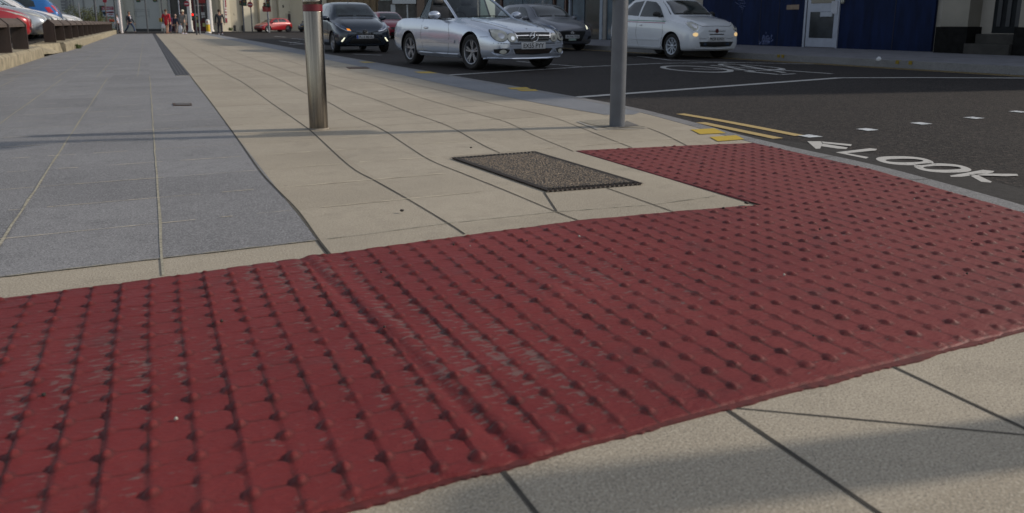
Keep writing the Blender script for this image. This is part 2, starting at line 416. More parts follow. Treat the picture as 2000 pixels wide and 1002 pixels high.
for a_, b_ in (((1.21, 1.596), (-1, 1.56)), ((1.21, 1.08), (-1, 1.05)), ((1.20, .537), (-1, .53)), ((1.2, 2.15), (-1, 2.12))):
    strip(bm, dense([W(*a_), W(*b_)], .1), .0095, .0018, jit=.15)
strip(bm, dense([G(1430, 797), G(2000, 850), G(2300, 878)], .1), .0042, .0016, jit=.2)
strip(bm, dense([G(878, 309), G(915, 305), G(1047, 297)], .1), .006, .005)
struct(obj('paving_joint', bm, M_JOINT))
bm = bmesh.new()        # pale sanded joints in the granite and across the courses
for v0, u0, u1 in ((-.023, 2.72, 13.5), (-.58, 2.7, 13.5), (-1.16, 2.9, 13.5), (-1.75, 2.9, 13.5), (.20, 13.65, 67), (.20 - .40, 13.65, 67), (-.78, 13.65, 67), (-1.35, 13.65, 67), (-1.95, 13.65, 67)):
    if v0 == .20: continue
    strip(bm, [p + Vector((random.uniform(-.003, .003), 0, 0)) for p in dense([W(u0, v0), W(u1, v0 * (1.0 if u0 > 13 else 1.06))], .25)], .010 if v0 == -.023 else .011, .0042, jit=.3)
for u in (2.93,):
    strip(bm, [p + Vector((0, random.uniform(-.002, .002), 0)) for p in dense([W(u, -2.3), W(u, .53)], .03)], .006, .0043, jit=.8)
pts = [(640, 467), (700, 460), (880, 436), (1088, 414), (1276, 400), (1478, 386)]
strip(bm, [p + Vector((0, random.uniform(-.0015, .0015), 0)) for p in dense([G(*p) for p in pts[:5]] + [W(2.9, 2.46)], .03)], .005, .0032, jit=.7)
struct(obj('sanded_joint', bm, M_JOINTL))
bmA = bmesh.new()
bmB = bmesh.new()
for k in range(1, 28):
    u = 2.935 + .535 * k
    runs = [(-2.2, .52), (.55, 3.6)] if u < 13.4 else [(-2.2, .34), (.6, 3.6)]
    for ri_, (a_, b_) in enumerate(runs):
        bm = (bmA, bmB)[ri_] if k > 5 else bmA
        P = [p + Vector((0, random.uniform(-.002, .002), 0)) for p in dense([W(u + random.uniform(-.01, .01), a_), W(u, b_)], .05)]
        cur = []
        for p in P:      # broken hairline; skips the mat and the cover
            uu = p.x * UX + p.y * UY; vv = p.x * VX + p.y * VY
            hole = (3.2 < uu < 4.5 and 1.5 < vv < 2.4) or (uu < 4.45 and vv > 2.35) or (uu < 5.9 and vv > 3.5)
            if hole or random.random() < (.13 if vv < .53 else .05):
                if len(cur) > 1: strip(bm, cur, .0058, .0044, jit=.6)
                cur = []
            else: cur.append(p)
        if len(cur) > 1: strip(bm, cur, .0032, .0044, jit=.7)
struct(obj('hairline_joint', bmA, mat('hairline_joint_sand', (.50, .44, .33), .95, noise=.6, nscale=9)))
struct(obj('hairline_joint', bmB, mat('hairline_joint_dirt', (.13, .112, .085), .95, noise=.75, nscale=4)))

# far pavement, raised a kerb height above the road
bm = bmesh.new(); slab(bm, [W(-60, 13.25), W(45, 13.25), W(45, 19), W(-60, 19)], -.15, .12)
struct(obj('far_pavement', bm, mat('grey_far_paving', (.17, .17, .19), .8, noise=.22, nscale=3, bump=.2)))
bm = bmesh.new(); slab(bm, [W(-60, 13.05), W(45, 13.05), W(45, 13.248), W(-60, 13.248)], -.15, .123)
struct(obj('far_kerb', bm, M_KERB))
bm = bmesh.new()
for u in np.arange(-10, 44, .92): strip(bm, [W(u, 13.045, 0), W(u, 13.25, 0)], .014, .126)
struct(obj('far_kerb_joint', bm, M_JOINT))
# street beyond the end of the pavement
bm = bmesh.new(); slab(bm, [(-110, 71.8), (-10, 71.8), (-10, 90), (-110, 90)], -.15, .03)
struct(obj('end_pavement', bm, mat('far_pavement_dark', (.06, .058, .058), .85, noise=.2)))

# ------------------------------------------------------------------ road markings
def rl(bm, pts, wd, z=ROADZ + .005, gnd=True, step=.15):
    P = dense([G(x, y, ROADZ) for x, y in pts] if gnd else pts, step); strip(bm, P, wd, z)
bm = bmesh.new()
rl(bm, [(1128, 190.5), (1640, 152.5)], .14); struct(obj('stop_line', bm, M_WHITE))
bm = bmesh.new()
rl(bm, [(1640, 152.5), (1800, 152), (2000, 153), (2200, 155)], .13); struct(obj('stop_line', bm, M_WHITE))
bm = bmesh.new()
rl(bm, [(870, 147.5), (1140, 131), (1290, 124), (1430, 122.3), (1590, 125.5)], .12); struct(obj('advance_stop_line', bm, M_WORNW))
bm = bmesh.new()
rl(bm, [(1140, 131), (1060, 124.5), (1010, 120)], .09); rl(bm, [(1245, 110), (1310, 118), (1420, 122)], .09)
rl(bm, [(690, 106), (745, 108)], .1)
struct(obj('lane_line', bm, M_WORNW))
bm = bmesh.new()
rl(bm, [(545, 80), (600, 87)], .10); rl(bm, [(566, 87), (600, 86)], .25); rl(bm, [(565, 84), (585, 82)], .12)
rl(bm, [(536, 71), (558, 73)], .12); rl(bm, [(570, 75), (600, 78)], .12)
struct(obj('lane_arrow', bm, M_WORNW))
# double yellow lines, ends at the studs
for pts, ww in (([(1328, 223), (1400, 235), (1480, 250), (1562, 266)], .095), ([(1368, 240), (1430, 253), (1520, 271.5)], .095)):
    bm = bmesh.new(); rl(bm, pts, ww); struct(obj('yellow_line', bm, M_YEL))
for v in (12.86, 12.66):
    bm = bmesh.new(); strip(bm, dense([W(5.5, v), W(44, v)], 1), .06, ROADZ + .005); struct(obj('far_yellow_line', bm, M_YEL))
bm = bmesh.new()
for q in ([(1349, 254), (1395, 251.5), (1418, 261), (1367, 263)], [(1386, 268.5), (1438, 265), (1454, 273), (1402, 277)]):
    sheet(bm, [G(*p) for p in q], .0045)
struct(obj('kerb_yellow_mark', bm, M_YEL2))
bm = bmesh.new()
for q in ([(990, 172), (1028, 171), (1036, 174), (1000, 175)], [(1008, 175.5), (1045, 175), (1052, 178), (1018, 178.5)], [(808, 140.5), (838, 140), (856, 143.5), (822, 143.5)], [(700, 121), (716, 120.5), (735, 122.5), (712, 123)]):
    sheet(bm, [G(*p) for p in q], .0045)
struct(obj('kerb_yellow_mark', bm, M_YEL2))
bm = bmesh.new()
for x, y in ((1488, 107.5), (1502, 107.8), (1714, 119.5), (1733, 121.0)):
    c = G(x, y, .123); u = c.x * UX + c.y * UY
    slab(bm, [W(u - .035, 13.035), W(u + .035, 13.035), W(u + .035, 13.12), W(u - .035, 13.12)], .06, .127)
struct(obj('far_kerb_mark', bm, mat('dull_yellow_mark', (.22, .155, .012), .8, noise=.4, nscale=60)))
# square crossing studs, each its own mark
for k, (x, y) in enumerate([(1582, 267), (1694, 254), (1799, 242), (1902, 231), (1990, 219), (2085, 209)]):
    c = G(x, y, ROADZ); bm = bmesh.new()
    P = [(c.x + dx * VX * .062 + dy * UX * .062, c.y + dx * VY * .062 + dy * UY * .062) for dx, dy in ((-1, -1), (1, -1), (1, 1), (-1, 1))]
    sheet(bm, P, ROADZ + .0055); bmesh.ops.subdivide_edges(bm, edges=bm.edges[:], cuts=6)
    for v in bm.verts: v.co.x += random.uniform(-.004, .004); v.co.y += random.uniform(-.004, .004)
    struct(obj('crossing_stud', bm, M_STUD))
# the word LOOK with its arrow
def L3(a, b_): return G(1300 + a / 2.857, 200 + b_ / 2.857, ROADZ)
o0 = L3(950, 283); rv = (L3(1590, 412) - o0); rlen = rv.length; rv.normalize(); upv = (L3(1180, 262) - o0); ulen = upv.length; upv.normalize()
bm = bmesh.new()
def poly(pts): bm.faces.new([bm.verts.new((p.x, p.y, ROADZ + .0055)) for p in pts])
def cseg(p0, p1, w0, w1=None):
    w1 = w1 or w0; d = (p1 - p0).normalized(); n = Vector((-d.y, d.x, 0)); poly([p0 + n * w0 / 2, p0 - n * w0 / 2, p1 - n * w1 / 2, p1 + n * w1 / 2])
poly([L3(948, 283), L3(1140, 260), L3(1180, 264), L3(1172, 272), L3(1010, 288), L3(1133, 310), L3(1118, 318)])
def ringO(cx, cy, ax, ay, bx_, by_, t):
    N = 36; po = []; pi = []
    c = L3(cx, cy); e1 = L3(cx + ax, cy + ay) - c; e2 = L3(cx + bx_, cy + by_) - c
    for k in range(N):
        a = 2 * math.pi * k / N; ca, sa = math.cos(a), math.sin(a)
        ca = math.copysign(abs(ca) ** .85, ca); sa = math.copysign(abs(sa) ** .85, sa)
        po.append(bm.verts.new((*(c + e1 * ca + e2 * sa).xy, ROADZ + .0055))); pi.append(bm.verts.new((*(c + e1 * ca * (1 - t * .98) + e2 * sa * (1 - t * 2.0)).xy, ROADZ + .0055)))
    for k in range(N): bm.faces.new((po[k], po[(k + 1) % N], pi[(k + 1) % N], pi[k]))
ringO(1332, 329, 143, -2, 62, 26, .30)
ringO(1543, 370, 143, -2, 62, 27, .30)
poly([L3(1586, 414), L3(1770, 381), L3(1834, 388), L3(1822, 398), L3(1650, 420), L3(1592, 420)])
poly([L3(1715, 404), L3(1785, 402), L3(1960, 404), L3(1968, 414), L3(1900, 417), L3(1740, 412)])
poly([L3(1690, 408), L3(1740, 410), L3(1820, 448), L3(1812, 453), L3(1760, 448), L3(1725, 428)])
poly([L3(790, 221), L3(865, 221), L3(874, 234), L3(862, 262), L3(838, 263)])
poly([L3(868, 222), L3(1038, 238), L3(1034, 248), L3(880, 232)])
poly([L3(876, 234), L3(1016, 256), L3(1008, 264), L3(960, 262), L3(868, 248)])
struct(obj('look_marking', bm, M_WHITE))
# cycle symbol: two wheels, a frame, handlebars
bm = bmesh.new()
def C4(a, b_): return G(1150 + a / 2.353, 60 + b_ / 2.353, ROADZ)
def ell(c0, c1, c2, t):
    N = 40; c = C4(*c0); e1 = C4(*c1) - c; e2 = C4(*c2) - c; po = []; pi = []
    for k in range(N):
        a = 2 * math.pi * k / N; po.append(bm.verts.new((*(c + e1 * math.cos(a) + e2 * math.sin(a)).xy, ROADZ + .005)))
        pi.append(bm.verts.new((*(c + (e1 * math.cos(a) + e2 * math.sin(a)) * (1 - t)).xy, ROADZ + .005)))
    for k in range(N): bm.faces.new((po[k], po[(k + 1) % N], pi[(k + 1) % N], pi[k]))
ell((490, 176), (665, 184), (478, 163), .17); ell((740, 166), (905, 178), (735, 158), .17)
for p, q in (((480, 176), (860, 186)), ((620, 164), (760, 190)), ((700, 160), (900, 194)), ((820, 178), (1120, 199)), ((720, 188), (890, 204)), ((870, 203), (948, 199)), ((560, 160), (640, 166))):
    cseg(C4(*p), C4(*q), .10)
struct(obj('cycle_marking', bm, M_WHITE))

# ------------------------------------------------------------------ red blister mat (one height field)
def build_mat():
    st = .0052; u0, u1, v0, v1 = 1.19, 4.40, -1.35, 3.90
    nu = int((u1 - u0) / st) + 1; nv = int((v1 - v0) / st) + 1
    u = u0 + np.arange(nu)[:, None] * st + np.zeros((1, nv)); v = v0 + np.arange(nv)[None, :] * st + np.zeros((nu, 1))
    def ns(x, y, f, seed, oct_=3):
        out = 0; r = np.random.default_rng(seed)
        for o_ in range(oct_):
            for _ in range(3):
                a = r.uniform(0, 6.28); ph = r.uniform(0, 6.28); ff = f * 2 ** o_ * r.uniform(.7, 1.4)
                out = out + np.sin((x * math.cos(a) + y * math.sin(a)) * ff * 6.28 + ph) / 2 ** o_
        return out / 4.5
    lo = 1.203 + .006 * ns(u * 0, v, 1.2, 3) + .005 * ns(u * 0, v, 11, 4, 5) + np.where(v < .9, 0.0, .004)
    hiA = np.interp(v, [-1.35, -.5, 0, .53, 1.06, 1.6, 2.1, 2.5], [2.68, 2.686, 2.695, 2.725, 2.75, 2.765, 2.72, 2.65])
    hiB = np.interp(v, [2.5, 3.15, 3.75, 3.9], [4.373, 4.265, 4.135, 4.11])
    hi = np.where(v < 2.502, hiA, hiB) + .0015 * ns(u * 0, v, 6, 5)
    kv = np.interp(u, [1.0, 2.03, 3.06, 3.87, 4.13, 4.5], [3.15, 3.462, 3.715, 3.79, 3.80, 3.83]) + .002 * ns(u, v * 0, 5, 6)
    uc = np.clip(u, lo, np.where(hi > 2.9, hi, hi)); vc = np.minimum(v, kv)
    left_edge = (v > 2.49) & (v < 2.51)
    inside = (u > lo - st * .8) & (u < hi + st * .8) & (v < kv + st * .8)
    d = np.minimum(np.minimum(uc - lo, hi - uc), kv - vc)
    d = np.where((u > 2.72) & (v < 2.6), np.minimum(d, np.abs(v - 2.5)), d)
    # pattern: two batches of blocks meeting on a slanting fold
    fold = .52 + .10 * (1.9 - u)
    R_ = (v > fold)
    su = np.where(R_, .0862, .0862); sv = np.where(R_, .0815, .0822)
    pv = np.where(R_, .585, .018); skew = np.where(R_, .055, .060)
    wob = .006 * ns(u, v, .7, 11)
    vv = (v + wob - pv) / sv; uu = (u - skew * (v - np.where(R_, .665, -.065)) - np.where(R_, 1.245, 1.385) + .5 * wob) / su
    kc = np.floor(vv + .5); kr = np.floor(uu + .5); dv = (vv - kc) * sv; du = (uu - kr) * su
    ee = np.clip((d - .014) / .014, 0, 1)
    hsh = np.mod(np.sin(kc * 12.9898 + kr * 78.233) * 43758.5453, 1.0); hs2 = np.mod(np.sin(kc * 39.34 + kr * 11.13) * 24634.6, 1.0)
    du = du + (hs2 - .5) * .006; dv = dv + (hsh - .5) * .005
    rr = np.sqrt((du * .92) ** 2 + dv ** 2); rad = np.where(R_, .0142, .0130) + .003 * hsh
    H = np.where(R_, .0064, .0080) * (.55 + .7 * hs2)
    dome = ee * H * np.clip(1 - (rr / rad) ** 2, 0, 1) ** .6
    cosw = ee * H * .25 * np.exp(-(rr / .022) ** 2)
    vv = vv + .05
    fr = vv - np.floor(vv)
    lip = np.where(fr < .06, fr / .06, 1 - (fr - .06) / .94)
    colr = np.mod(np.sin(np.floor(vv) * 91.7) * 4375.3, 1.0)
    e2_ = np.clip((d - .01) / .07, 0, 1)
    amp = np.interp(v, [-1.3, .1, .6, 1.2, 2.4, 3.8], [.0042, .0046, .0048, .0024, .0014, .0009]) * (.12 + .88 * e2_) * (.55 + .75 * colr) * (.65 + .5 * ns(u, v, .9, 21))
    # scalloped crosswise ripples between blisters
    fu = uu - np.floor(uu)
    rip = np.where(fu < .08, fu / .08, 1 - (fu - .08) / .92) * np.where(R_, .0006, .0013) * np.clip(.5 + ns(u, v, 2.4, 33) * 1.3, 0, 1)
    fc = fr; bb = np.abs(fu - .5); Dn = .5 * np.sqrt(np.clip(1 - (np.clip(fc - .55, 0, 1) / .46) ** 2, 0, 1)) ; dout = np.clip((bb - Dn) / .05, 0, 1) * (fc > .55)
    crs = np.exp(-(np.minimum(fu, 1 - fu) / .034) ** 2) * np.clip(.62 + 1.1 * ns(u, v, 3.1, 91), 0, 1)
    z = .0065 - dout * np.where(R_, .0007, .0016) - .0014 * crs + dome + cosw + amp * lip + rip + .0035 * ns(u, v, .45, 41) + .0012 * ns(u, v, 3.2, 42) + .0005 * ns(u, v, 16, 43)
    fd = v - fold; z = z + .005 * np.exp(-((fd - .03) / .030) ** 2) - .004 * np.exp(-((fd + .01) / .016) ** 2)
    # lifted, cracked spots
    for (a, b_, s, hgt) in ((1.95, 1.02, .10, .007), (2.05, 1.15, .07, .006), (1.75, 1.25, .08, .004), (2.45, 2.3, .16, .004), (1.30, 2.05, .08, .005)):
        g = np.exp(-(((u - a) / s) ** 2 + ((v - b_) / (s * 1.6)) ** 2)); z = z + hgt * g * (1 + .5 * ns(u, v, 9, 55))
    e = np.clip(d / .008, 0, 1); z = z * (e * (2 - e)) * 1.0 + (1 - e) * -.004
    P = np.stack([UX * uc + VX * vc, UY * uc + VY * vc, z], -1).reshape(-1, 3)
    ok = inside[:-1, :-1] & inside[1:, :-1] & inside[:-1, 1:] & inside[1:, 1:]
    hole = ((u > 2.80) & (v < 2.5)); ok &= ~(hole[:-1, :-1] & hole[:-1, 1:])
    ii, jj = np.nonzero(ok); a = ii * nv + jj; F = np.stack([a, a + 1, a + nv + 1, a + nv], -1)
    used = np.zeros(nu * nv, bool); used[F.ravel()] = True; idx = np.cumsum(used) - 1
    P = P[used]; F = idx[F][:, ::-1]
    low = 1 - np.clip((dome + cosw) / .004, 0, 1)
    zone = np.interp(v, [-1.3, -.3, .2, .7, 1.1, 1.6, 2.6, 3.8], [.55, .62, .76, .76, .64, .48, .42, .30]) * (.6 + .5 * ns(u, v, .8, 61))
    wr = np.clip((low * (.30 + .70 * (1 - lip)) + .45 * dout) * zone, 0, 1).reshape(-1)[used]
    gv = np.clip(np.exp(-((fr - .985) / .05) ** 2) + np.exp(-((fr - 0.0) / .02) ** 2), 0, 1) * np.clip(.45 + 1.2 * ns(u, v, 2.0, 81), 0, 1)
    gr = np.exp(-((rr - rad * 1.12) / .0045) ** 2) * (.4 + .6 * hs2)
    dirt_shade = np.clip(np.maximum(np.maximum(gv, gr * .9), crs * np.where(R_, .60, .95)), 0, 1).reshape(-1)[used]
    du_ = np.clip((v - .9) / 2.2 + .25 * ns(u, v, .6, 71), 0, 1).reshape(-1)[used]
    me = bpy.data.meshes.new('tactile_mat'); me.vertices.add(len(P)); me.vertices.foreach_set('co', P.astype(np.float32).ravel())
    me.loops.add(F.size); me.loops.foreach_set('vertex_index', F.astype(np.int32).ravel())
    me.polygons.add(len(F)); me.polygons.foreach_set('loop_start', np.arange(0, F.size, 4, dtype=np.int32)); me.polygons.foreach_set('use_smooth', [True] * len(F))
    me.update(calc_edges=True)
    for nm, arr in (('wear', wr), ('dusty', du_), ('dirt_shade', dirt_shade)):
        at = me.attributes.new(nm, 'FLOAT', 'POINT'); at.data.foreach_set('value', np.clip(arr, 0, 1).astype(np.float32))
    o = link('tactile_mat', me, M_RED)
    bm = bmesh.new(); prev = None; rg = random.Random(5)
    for k in range(460):
        v_ = -1.3 + k * .0105; w_ = .004 + .003 * math.sin(v_ * 5) + .004 * math.sin(v_ * 23 + 1) + rg.uniform(-.0025, .0025)
        if v_ > 3.12: break
        a_ = bm.verts.new(W(1.212, v_, .0035)); b_ = bm.verts.new(W(1.2 - max(w_, .001), v_, .0032 + rg.uniform(0, .0012))); c_ = bm.verts.new(W(1.2 - max(w_, .001) - .001, v_, -.001))
        if prev: bm.faces.new((prev[0], prev[1], b_, a_)); bm.faces.new((prev[1], prev[2], c_, b_))
        prev = (a_, b_, c_)
    obj('under_layer', bm, mat('red_under_layer', (.10, .012, .011), .7, noise=.35, nscale=30), o)
    return tag(o, 'red blister tactile paving mat, worn and L-shaped, beside the dropped kerb', 'tactile paving')
build_mat()

# ------------------------------------------------------------------ recessed gravel-filled access cover
def access_cover():
    c = [W(4.44, 1.655), W(4.44, 2.232), W(3.275, 2.285), W(3.325, 1.750)]
    t = thing('access_cover', 'recessed access cover filled with brown gravel, rusty toothed rim, beside the red mat', 'access cover', (c[0] + c[2]) / 2)
    o = Vector(t.location)
    bm = bmesh.new(); strip(bm, [p - o for p in dense(c + [c[0]], .2)], .012, .0085); obj('outer_rim', bm, M_IRON, t)
    cc = sum(c, Vector()) / 4
    ins = [p + (cc - p) * .10 for p in c]
    bm = bmesh.new(); slab(bm, [p - o for p in ins], .002, .0095); obj('gravel_fill', bm, M_GRAVEL, t)
    bm = bmesh.new()      # toothed double rim
    M_TEETH = mat('black_iron_teeth', (.020, .015, .013), .8, noise=.4, nscale=60)
    for f_ in (.012, .048, .085):
        q = [p + (cc - p) * f_ for p in c]
        strip(bm, [p - o for p in q + [q[0]]], .010, .0100)
        for a, b_ in zip(q, q[1:] + q[:1]):
            n = int((b_ - a).length / .026)
            for k in range(n):
                p = a.lerp(b_, (k + .5) / n) - o; bx(bm, p.x - .007, p.x + .007, p.y - .007, p.y + .007, .003, .0085)
    obj('toothed_rim', bm, M_TEETH, t)
    return t
access_cover()
# stones of the gravel, too many to count
bm = bmesh.new()
cA, cB, cC, cD = W(4.37, 1.705), W(4.37, 2.18), W(3.36, 2.22), W(3.40, 1.80)
for k in range(2600):
    a, b_ = random.random(), random.random()
    p = cA.lerp(cD, a).lerp(cB.lerp(cC, a), b_); s = random.uniform(.0025, .0062)
    vs = [bm.verts.new((p.x + s * random.uniform(.7, 1.2) * math.cos(q), p.y + s * random.uniform(.7, 1.2) * math.sin(q), .0085)) for q in (0.2, 1.3, 2.5, 3.6, 4.9)]
    tp = bm.verts.new((p.x, p.y, .0095 + s * .8))
    for i in range(5): bm.faces.new((vs[i], vs[(i + 1) % 5], tp))
g = obj('gravel', bm, mat('gravel_stone', (.17, .125, .085), .6, noise=.95, nscale=230)); struct(g, 'stuff'); g['label'] = 'brown gravel stones set in the access cover'; g['category'] = 'gravel'

def ground_plate(name, label, cat, px, m, z=.009, parent=None):
    bm = bmesh.new(); slab(bm, [G(*p) for p in px], .001, z); return tag(obj(name, bm, m), label, cat)
t = thing('stopcock_cover', 'small dark stopcock cover set in the blue granite paving', 'stopcock cover', G(356, 205))
bm = bmesh.new(); slab(bm, [G(*p) - t.location for p in [(337, 203), (374, 202.5), (375, 207), (339, 207.5)]], .001, .009); obj('lid', bm, M_IRON, t)
bm = bmesh.new(); slab(bm, [G(*p) - t.location for p in [(342, 204), (371, 203.8), (372, 206), (344, 206.3)]], .003, .011); obj('lid_panel', bm, mat('grey_lid', (.09, .09, .09), .6), t)
t = thing('drain_cover', 'flat dark drain cover in the granite margin behind the bollard', 'drain cover', G(697, 132))
bm = bmesh.new(); slab(bm, [G(*p) - t.location for p in [(676, 131.5), (715, 131), (722, 134), (682, 134.8)]], .001, .009); obj('lid', bm, M_IRON, t)
# slot drain
t = thing('slot_drain', 'long dark slotted drainage channel running up the pavement', 'drain channel', W(13.5, .46))
o = t.location
bm = bmesh.new(); slab(bm, [W(13.5, .355) - o, W(13.5, .575) - o, W(67.5, .60) - o, W(67.5, .36) - o], .001, .006); obj('channel', bm, mat('drain_iron', (.020, .019, .020), .6, noise=.2), t)
for k in range(4):
    bm = bmesh.new(); v = .385 + .052 * k; slab(bm, [W(13.53, v) - o, W(13.53, v + .022) - o, W(67.4, v + .026) - o, W(67.4, v) - o], .006, .010); obj('grating_bar', bm, mat('drain_bar', (.065, .062, .068), .6, metal=.1), t)
bm = bmesh.new(); slab(bm, [W(13.47, .35) - o, W(13.47, .58) - o, W(13.505, .58) - o, W(13.505, .35) - o], .001, .009); obj('end_frame', bm, mat('pale_edge', (.30, .29, .27), .7), t)

# ------------------------------------------------------------------ bollard and grey pole
p0 = G(623, 252)
t = thing('bollard', 'brushed stainless steel bollard with dark red band near its top', 'bollard', p0)
bm = bmesh.new(); lathe(bm, [(.0735, 0), (.0735, .915), (.0725, .918)], 64); obj('shaft', bm, M_STEEL, t, 40)
bm = bmesh.new(); lathe(bm, [(.0725, .918), (.0755, .920), (.0755, .968), (.0725, .970)], 64); obj('reflective_band', bm, M_DRED, t, 30)
bm = bmesh.new(); lathe(bm, [(.0725, .970), (.0735, .972), (.0735, 1.012), (.0725, 1.014)], 64); obj('neck', bm, M_STEEL, t, 30)
bm = bmesh.new(); lathe(bm, [(.0725, 1.014), (.075, 1.016), (.075, 1.05), (.0725, 1.052)], 64); obj('purple_band', bm, M_PURP, t, 30)
bm = bmesh.new(); lathe(bm, [(.0725, 1.052), (.0735, 1.054), (.0735, 1.09), (.070, 1.104), (.055, 1.113), (0.0001, 1.118)], 64); obj('cap', bm, M_STEEL, t, 40)
bm = bmesh.new(); lathe(bm, [(.0735, .012), (.080, .006), (.084, .001)], 48); obj('base_mortar', bm, mat('mortar', (.24, .21, .17), .95, noise=.3, nscale=40, bump=.5), t, 60)

p0 = G(1205, 247)
t = thing('signal_post', 'thick grey painted traffic signal post standing by the yellow kerb marks', 'signal post', p0)
bm = bmesh.new(); lathe(bm, [(.0625, .0), (.0625, 3.9), (.058, 3.91), (.02, 3.95), (.0001, 3.955)], 48); obj('post', bm, M_POLE, t, 40)
mS = Matrix.Rotation(R(-25), 4, 'Z')
bm = bmesh.new(); bx(bm, -.21, -.05, -.10, .10, 1.02, 1.42, mS, .015); obj('push_button_box', bm, M_BLACK, t, 40)
bm = bmesh.new(); bx(bm, -.15, .15, -.32, -.06, 2.3, 3.25, mS, .02); o = obj('signal_head', bm, M_BLACK, t, 40)
for k, c in enumerate(((.5, .01, .01), (.3, .15, .01), (.01, .15, .08))):
    bm = bmesh.new(); lathe(bm, [(.0001, -.335), (.09, -.33), (.10, -.321)], 20, 'y', (0, 0, 3.08 - k * .3))
    for v in bm.verts: v.co = mS @ v.co
    obj('signal_lens', bm, mat('signal_lens%d' % k, c, .2, coat=1), o, 40)
# pavement patch round the post
bm = bmesh.new(); sheet(bm, [G(*p) for p in [(1128, 237), (1190, 233), (1262, 248), (1190, 252)]], .0035)
struct(obj('post_surround', bm, mat('rough_concrete', (.30, .275, .225), .95, noise=.4, nscale=70, bump=.9, bscale=130)))
bm = bmesh.new(); sheet(bm, [G(*p) for p in [(1224, 237), (1248, 246), (1215, 250.5), (1172, 249), (1196, 246.5), (1214, 243)]], .0055)
struct(obj('surround_patch', bm, mat('dark_patch', (.12, .115, .11), .9, noise=.3)))
bm = bmesh.new()
strip(bm, dense([G(1128, 238), G(1168, 254), G(1262, 251)], .05), .022, .0048); struct(obj('surround_edging', bm, mat('pale_edging', (.34, .33, .31), .9, noise=.25, nscale=30, bump=.3)))

# second steel bollard beyond the right edge of the frame: it throws the shadow across the near slabs
b2_ = bpy.data.objects['bollard']
b3_ = dup(b2_, G(1010, 985) + Vector((math.sin(SUN_AZ), math.cos(SUN_AZ), 0)) * 2.45, None, 'second steel bollard to the right, its shadow falling over the near beige slabs', 'steel bollards'); b2_['group'] = 'steel bollards'; b3_.scale = (1.22, 1.22, 1.22)

# debris: pebbles and a leaf
for k, (x, y, s, lab) in enumerate([(1458, 396, .011, 'dark pebble on the beige slab near the tip of the red mat'), (1413, 406, .007, 'tiny dark pebble on the beige slab edge, left of the mat corner'), (1421, 396, .0, ''), (785, 411, .009, 'dark spot of grit on the beige slab in the middle'), (920, 288, .008, 'tiny dark pebble behind the gravel cover')]):
    if not s: continue
    bm = bmesh.new(); bmesh.ops.create_icosphere(bm, subdivisions=2, radius=s)
    for v in bm.verts: v.co.z *= .6; v.co *= random.uniform(.85, 1.15)
    o = obj('pebble', bm, mat('dark_stone', (.03, .025, .02), .8), None, 60); o.location = G(x, y, .009 + s * .4); tag(o, lab, 'pebble', 'pebbles on the paving')
for k in range(26):
    a = W(random.uniform(1.3, 2.65), random.uniform(-.3, 3.3)); s = random.uniform(.0025, .005)
    bm = bmesh.new(); bmesh.ops.create_icosphere(bm, subdivisions=1, radius=s)
    for v in bm.verts: v.co *= random.uniform(.8, 1.2)
    dark = random.random() < .65
    o = obj('grit', bm, mat('dark_stone', (.03, .025, .02)) if dark else mat('pale_stone', (.4, .38, .33), .8), None); o.location = (a.x, a.y, .0135)
    tag(o, 'dark speck of grit lying on the red mat' if dark else 'pale speck of grit lying on the red mat', 'grit', 'dark grit on the red mat' if dark else 'pale grit on the red mat')
bm = bmesh.new(); c = G(1691, 331.5, ROADZ)
pts = [(math.cos(a) * .032 * (1 if k % 2 else .8), math.sin(a) * .012 * (1 if k % 2 else .75)) for k, a in enumerate(np.linspace(0, 2 * math.pi, 12, endpoint=False))]
vs = [bm.verts.new((x, y, .006 + .006 * abs(x) / .03)) for x, y in pts]; cv = bm.verts.new((0, 0, .003))
for i in range(12): bm.faces.new((vs[i], vs[(i + 1) % 12], cv))
bmesh.ops.solidify(bm, geom=bm.faces[:], thickness=.0008)
o = obj('leaf', bm, mat('dry_leaf', (.28, .17, .07), .7)); o.location = c + Vector((0, 0, .006)); o.rotation_euler = (0, 0, -.2); tag(o, 'small dry brown leaf in the gutter beside the kerb', 'leaf')
# ------------------------------------------------------------------ cars
def pchip(xs, ys, q):
    xs = np.array(xs, float); ys = np.array(ys, float); h = np.diff(xs); d = np.diff(ys) / h; m = np.zeros_like(ys)
    m[0], m[-1] = d[0], d[-1]
    for i in range(1, len(xs) - 1):
        m[i] = 0 if d[i - 1] * d[i] <= 0 else 2 * d[i - 1] * d[i] / (d[i - 1] + d[i])
    k = np.clip(np.searchsorted(xs, q) - 1, 0, len(xs) - 2); t = (q - xs[k]) / h[k]
    return (2 * t**3 - 3 * t**2 + 1) * ys[k] + (t**3 - 2 * t**2 + t) * h[k] * m[k] + (-2 * t**3 + 3 * t**2) * ys[k + 1] + (t**3 - t**2) * h[k] * m[k + 1]
def section(w_, zb, zs, tw, zt, cr):
    S = (.95 * w_, zs); C = (tw, zt - cr)
    def lp(t, b): return (S[0] + (C[0] - S[0]) * t + b, S[1] + (C[1] - S[1]) * t)
    return [(0, zb), (.70 * w_, zb), (.90 * w_, zb + .012), (.965 * w_, zb + .05), (1.0 * w_, zb + .13), (1.008 * w_, zb + .42 * (zs - zb)), (1.0 * w_, zb + .70 * (zs - zb)), (.985 * w_, zb + .88 * (zs - zb)), S,
            lp(.12, .004), lp(.35, .012), lp(.65, .014), lp(.90, .006), (tw * .94, zt - .42 * cr), (tw * .80, zt - .2 * cr), (tw * .5, zt - .06 * cr), (0, zt)]
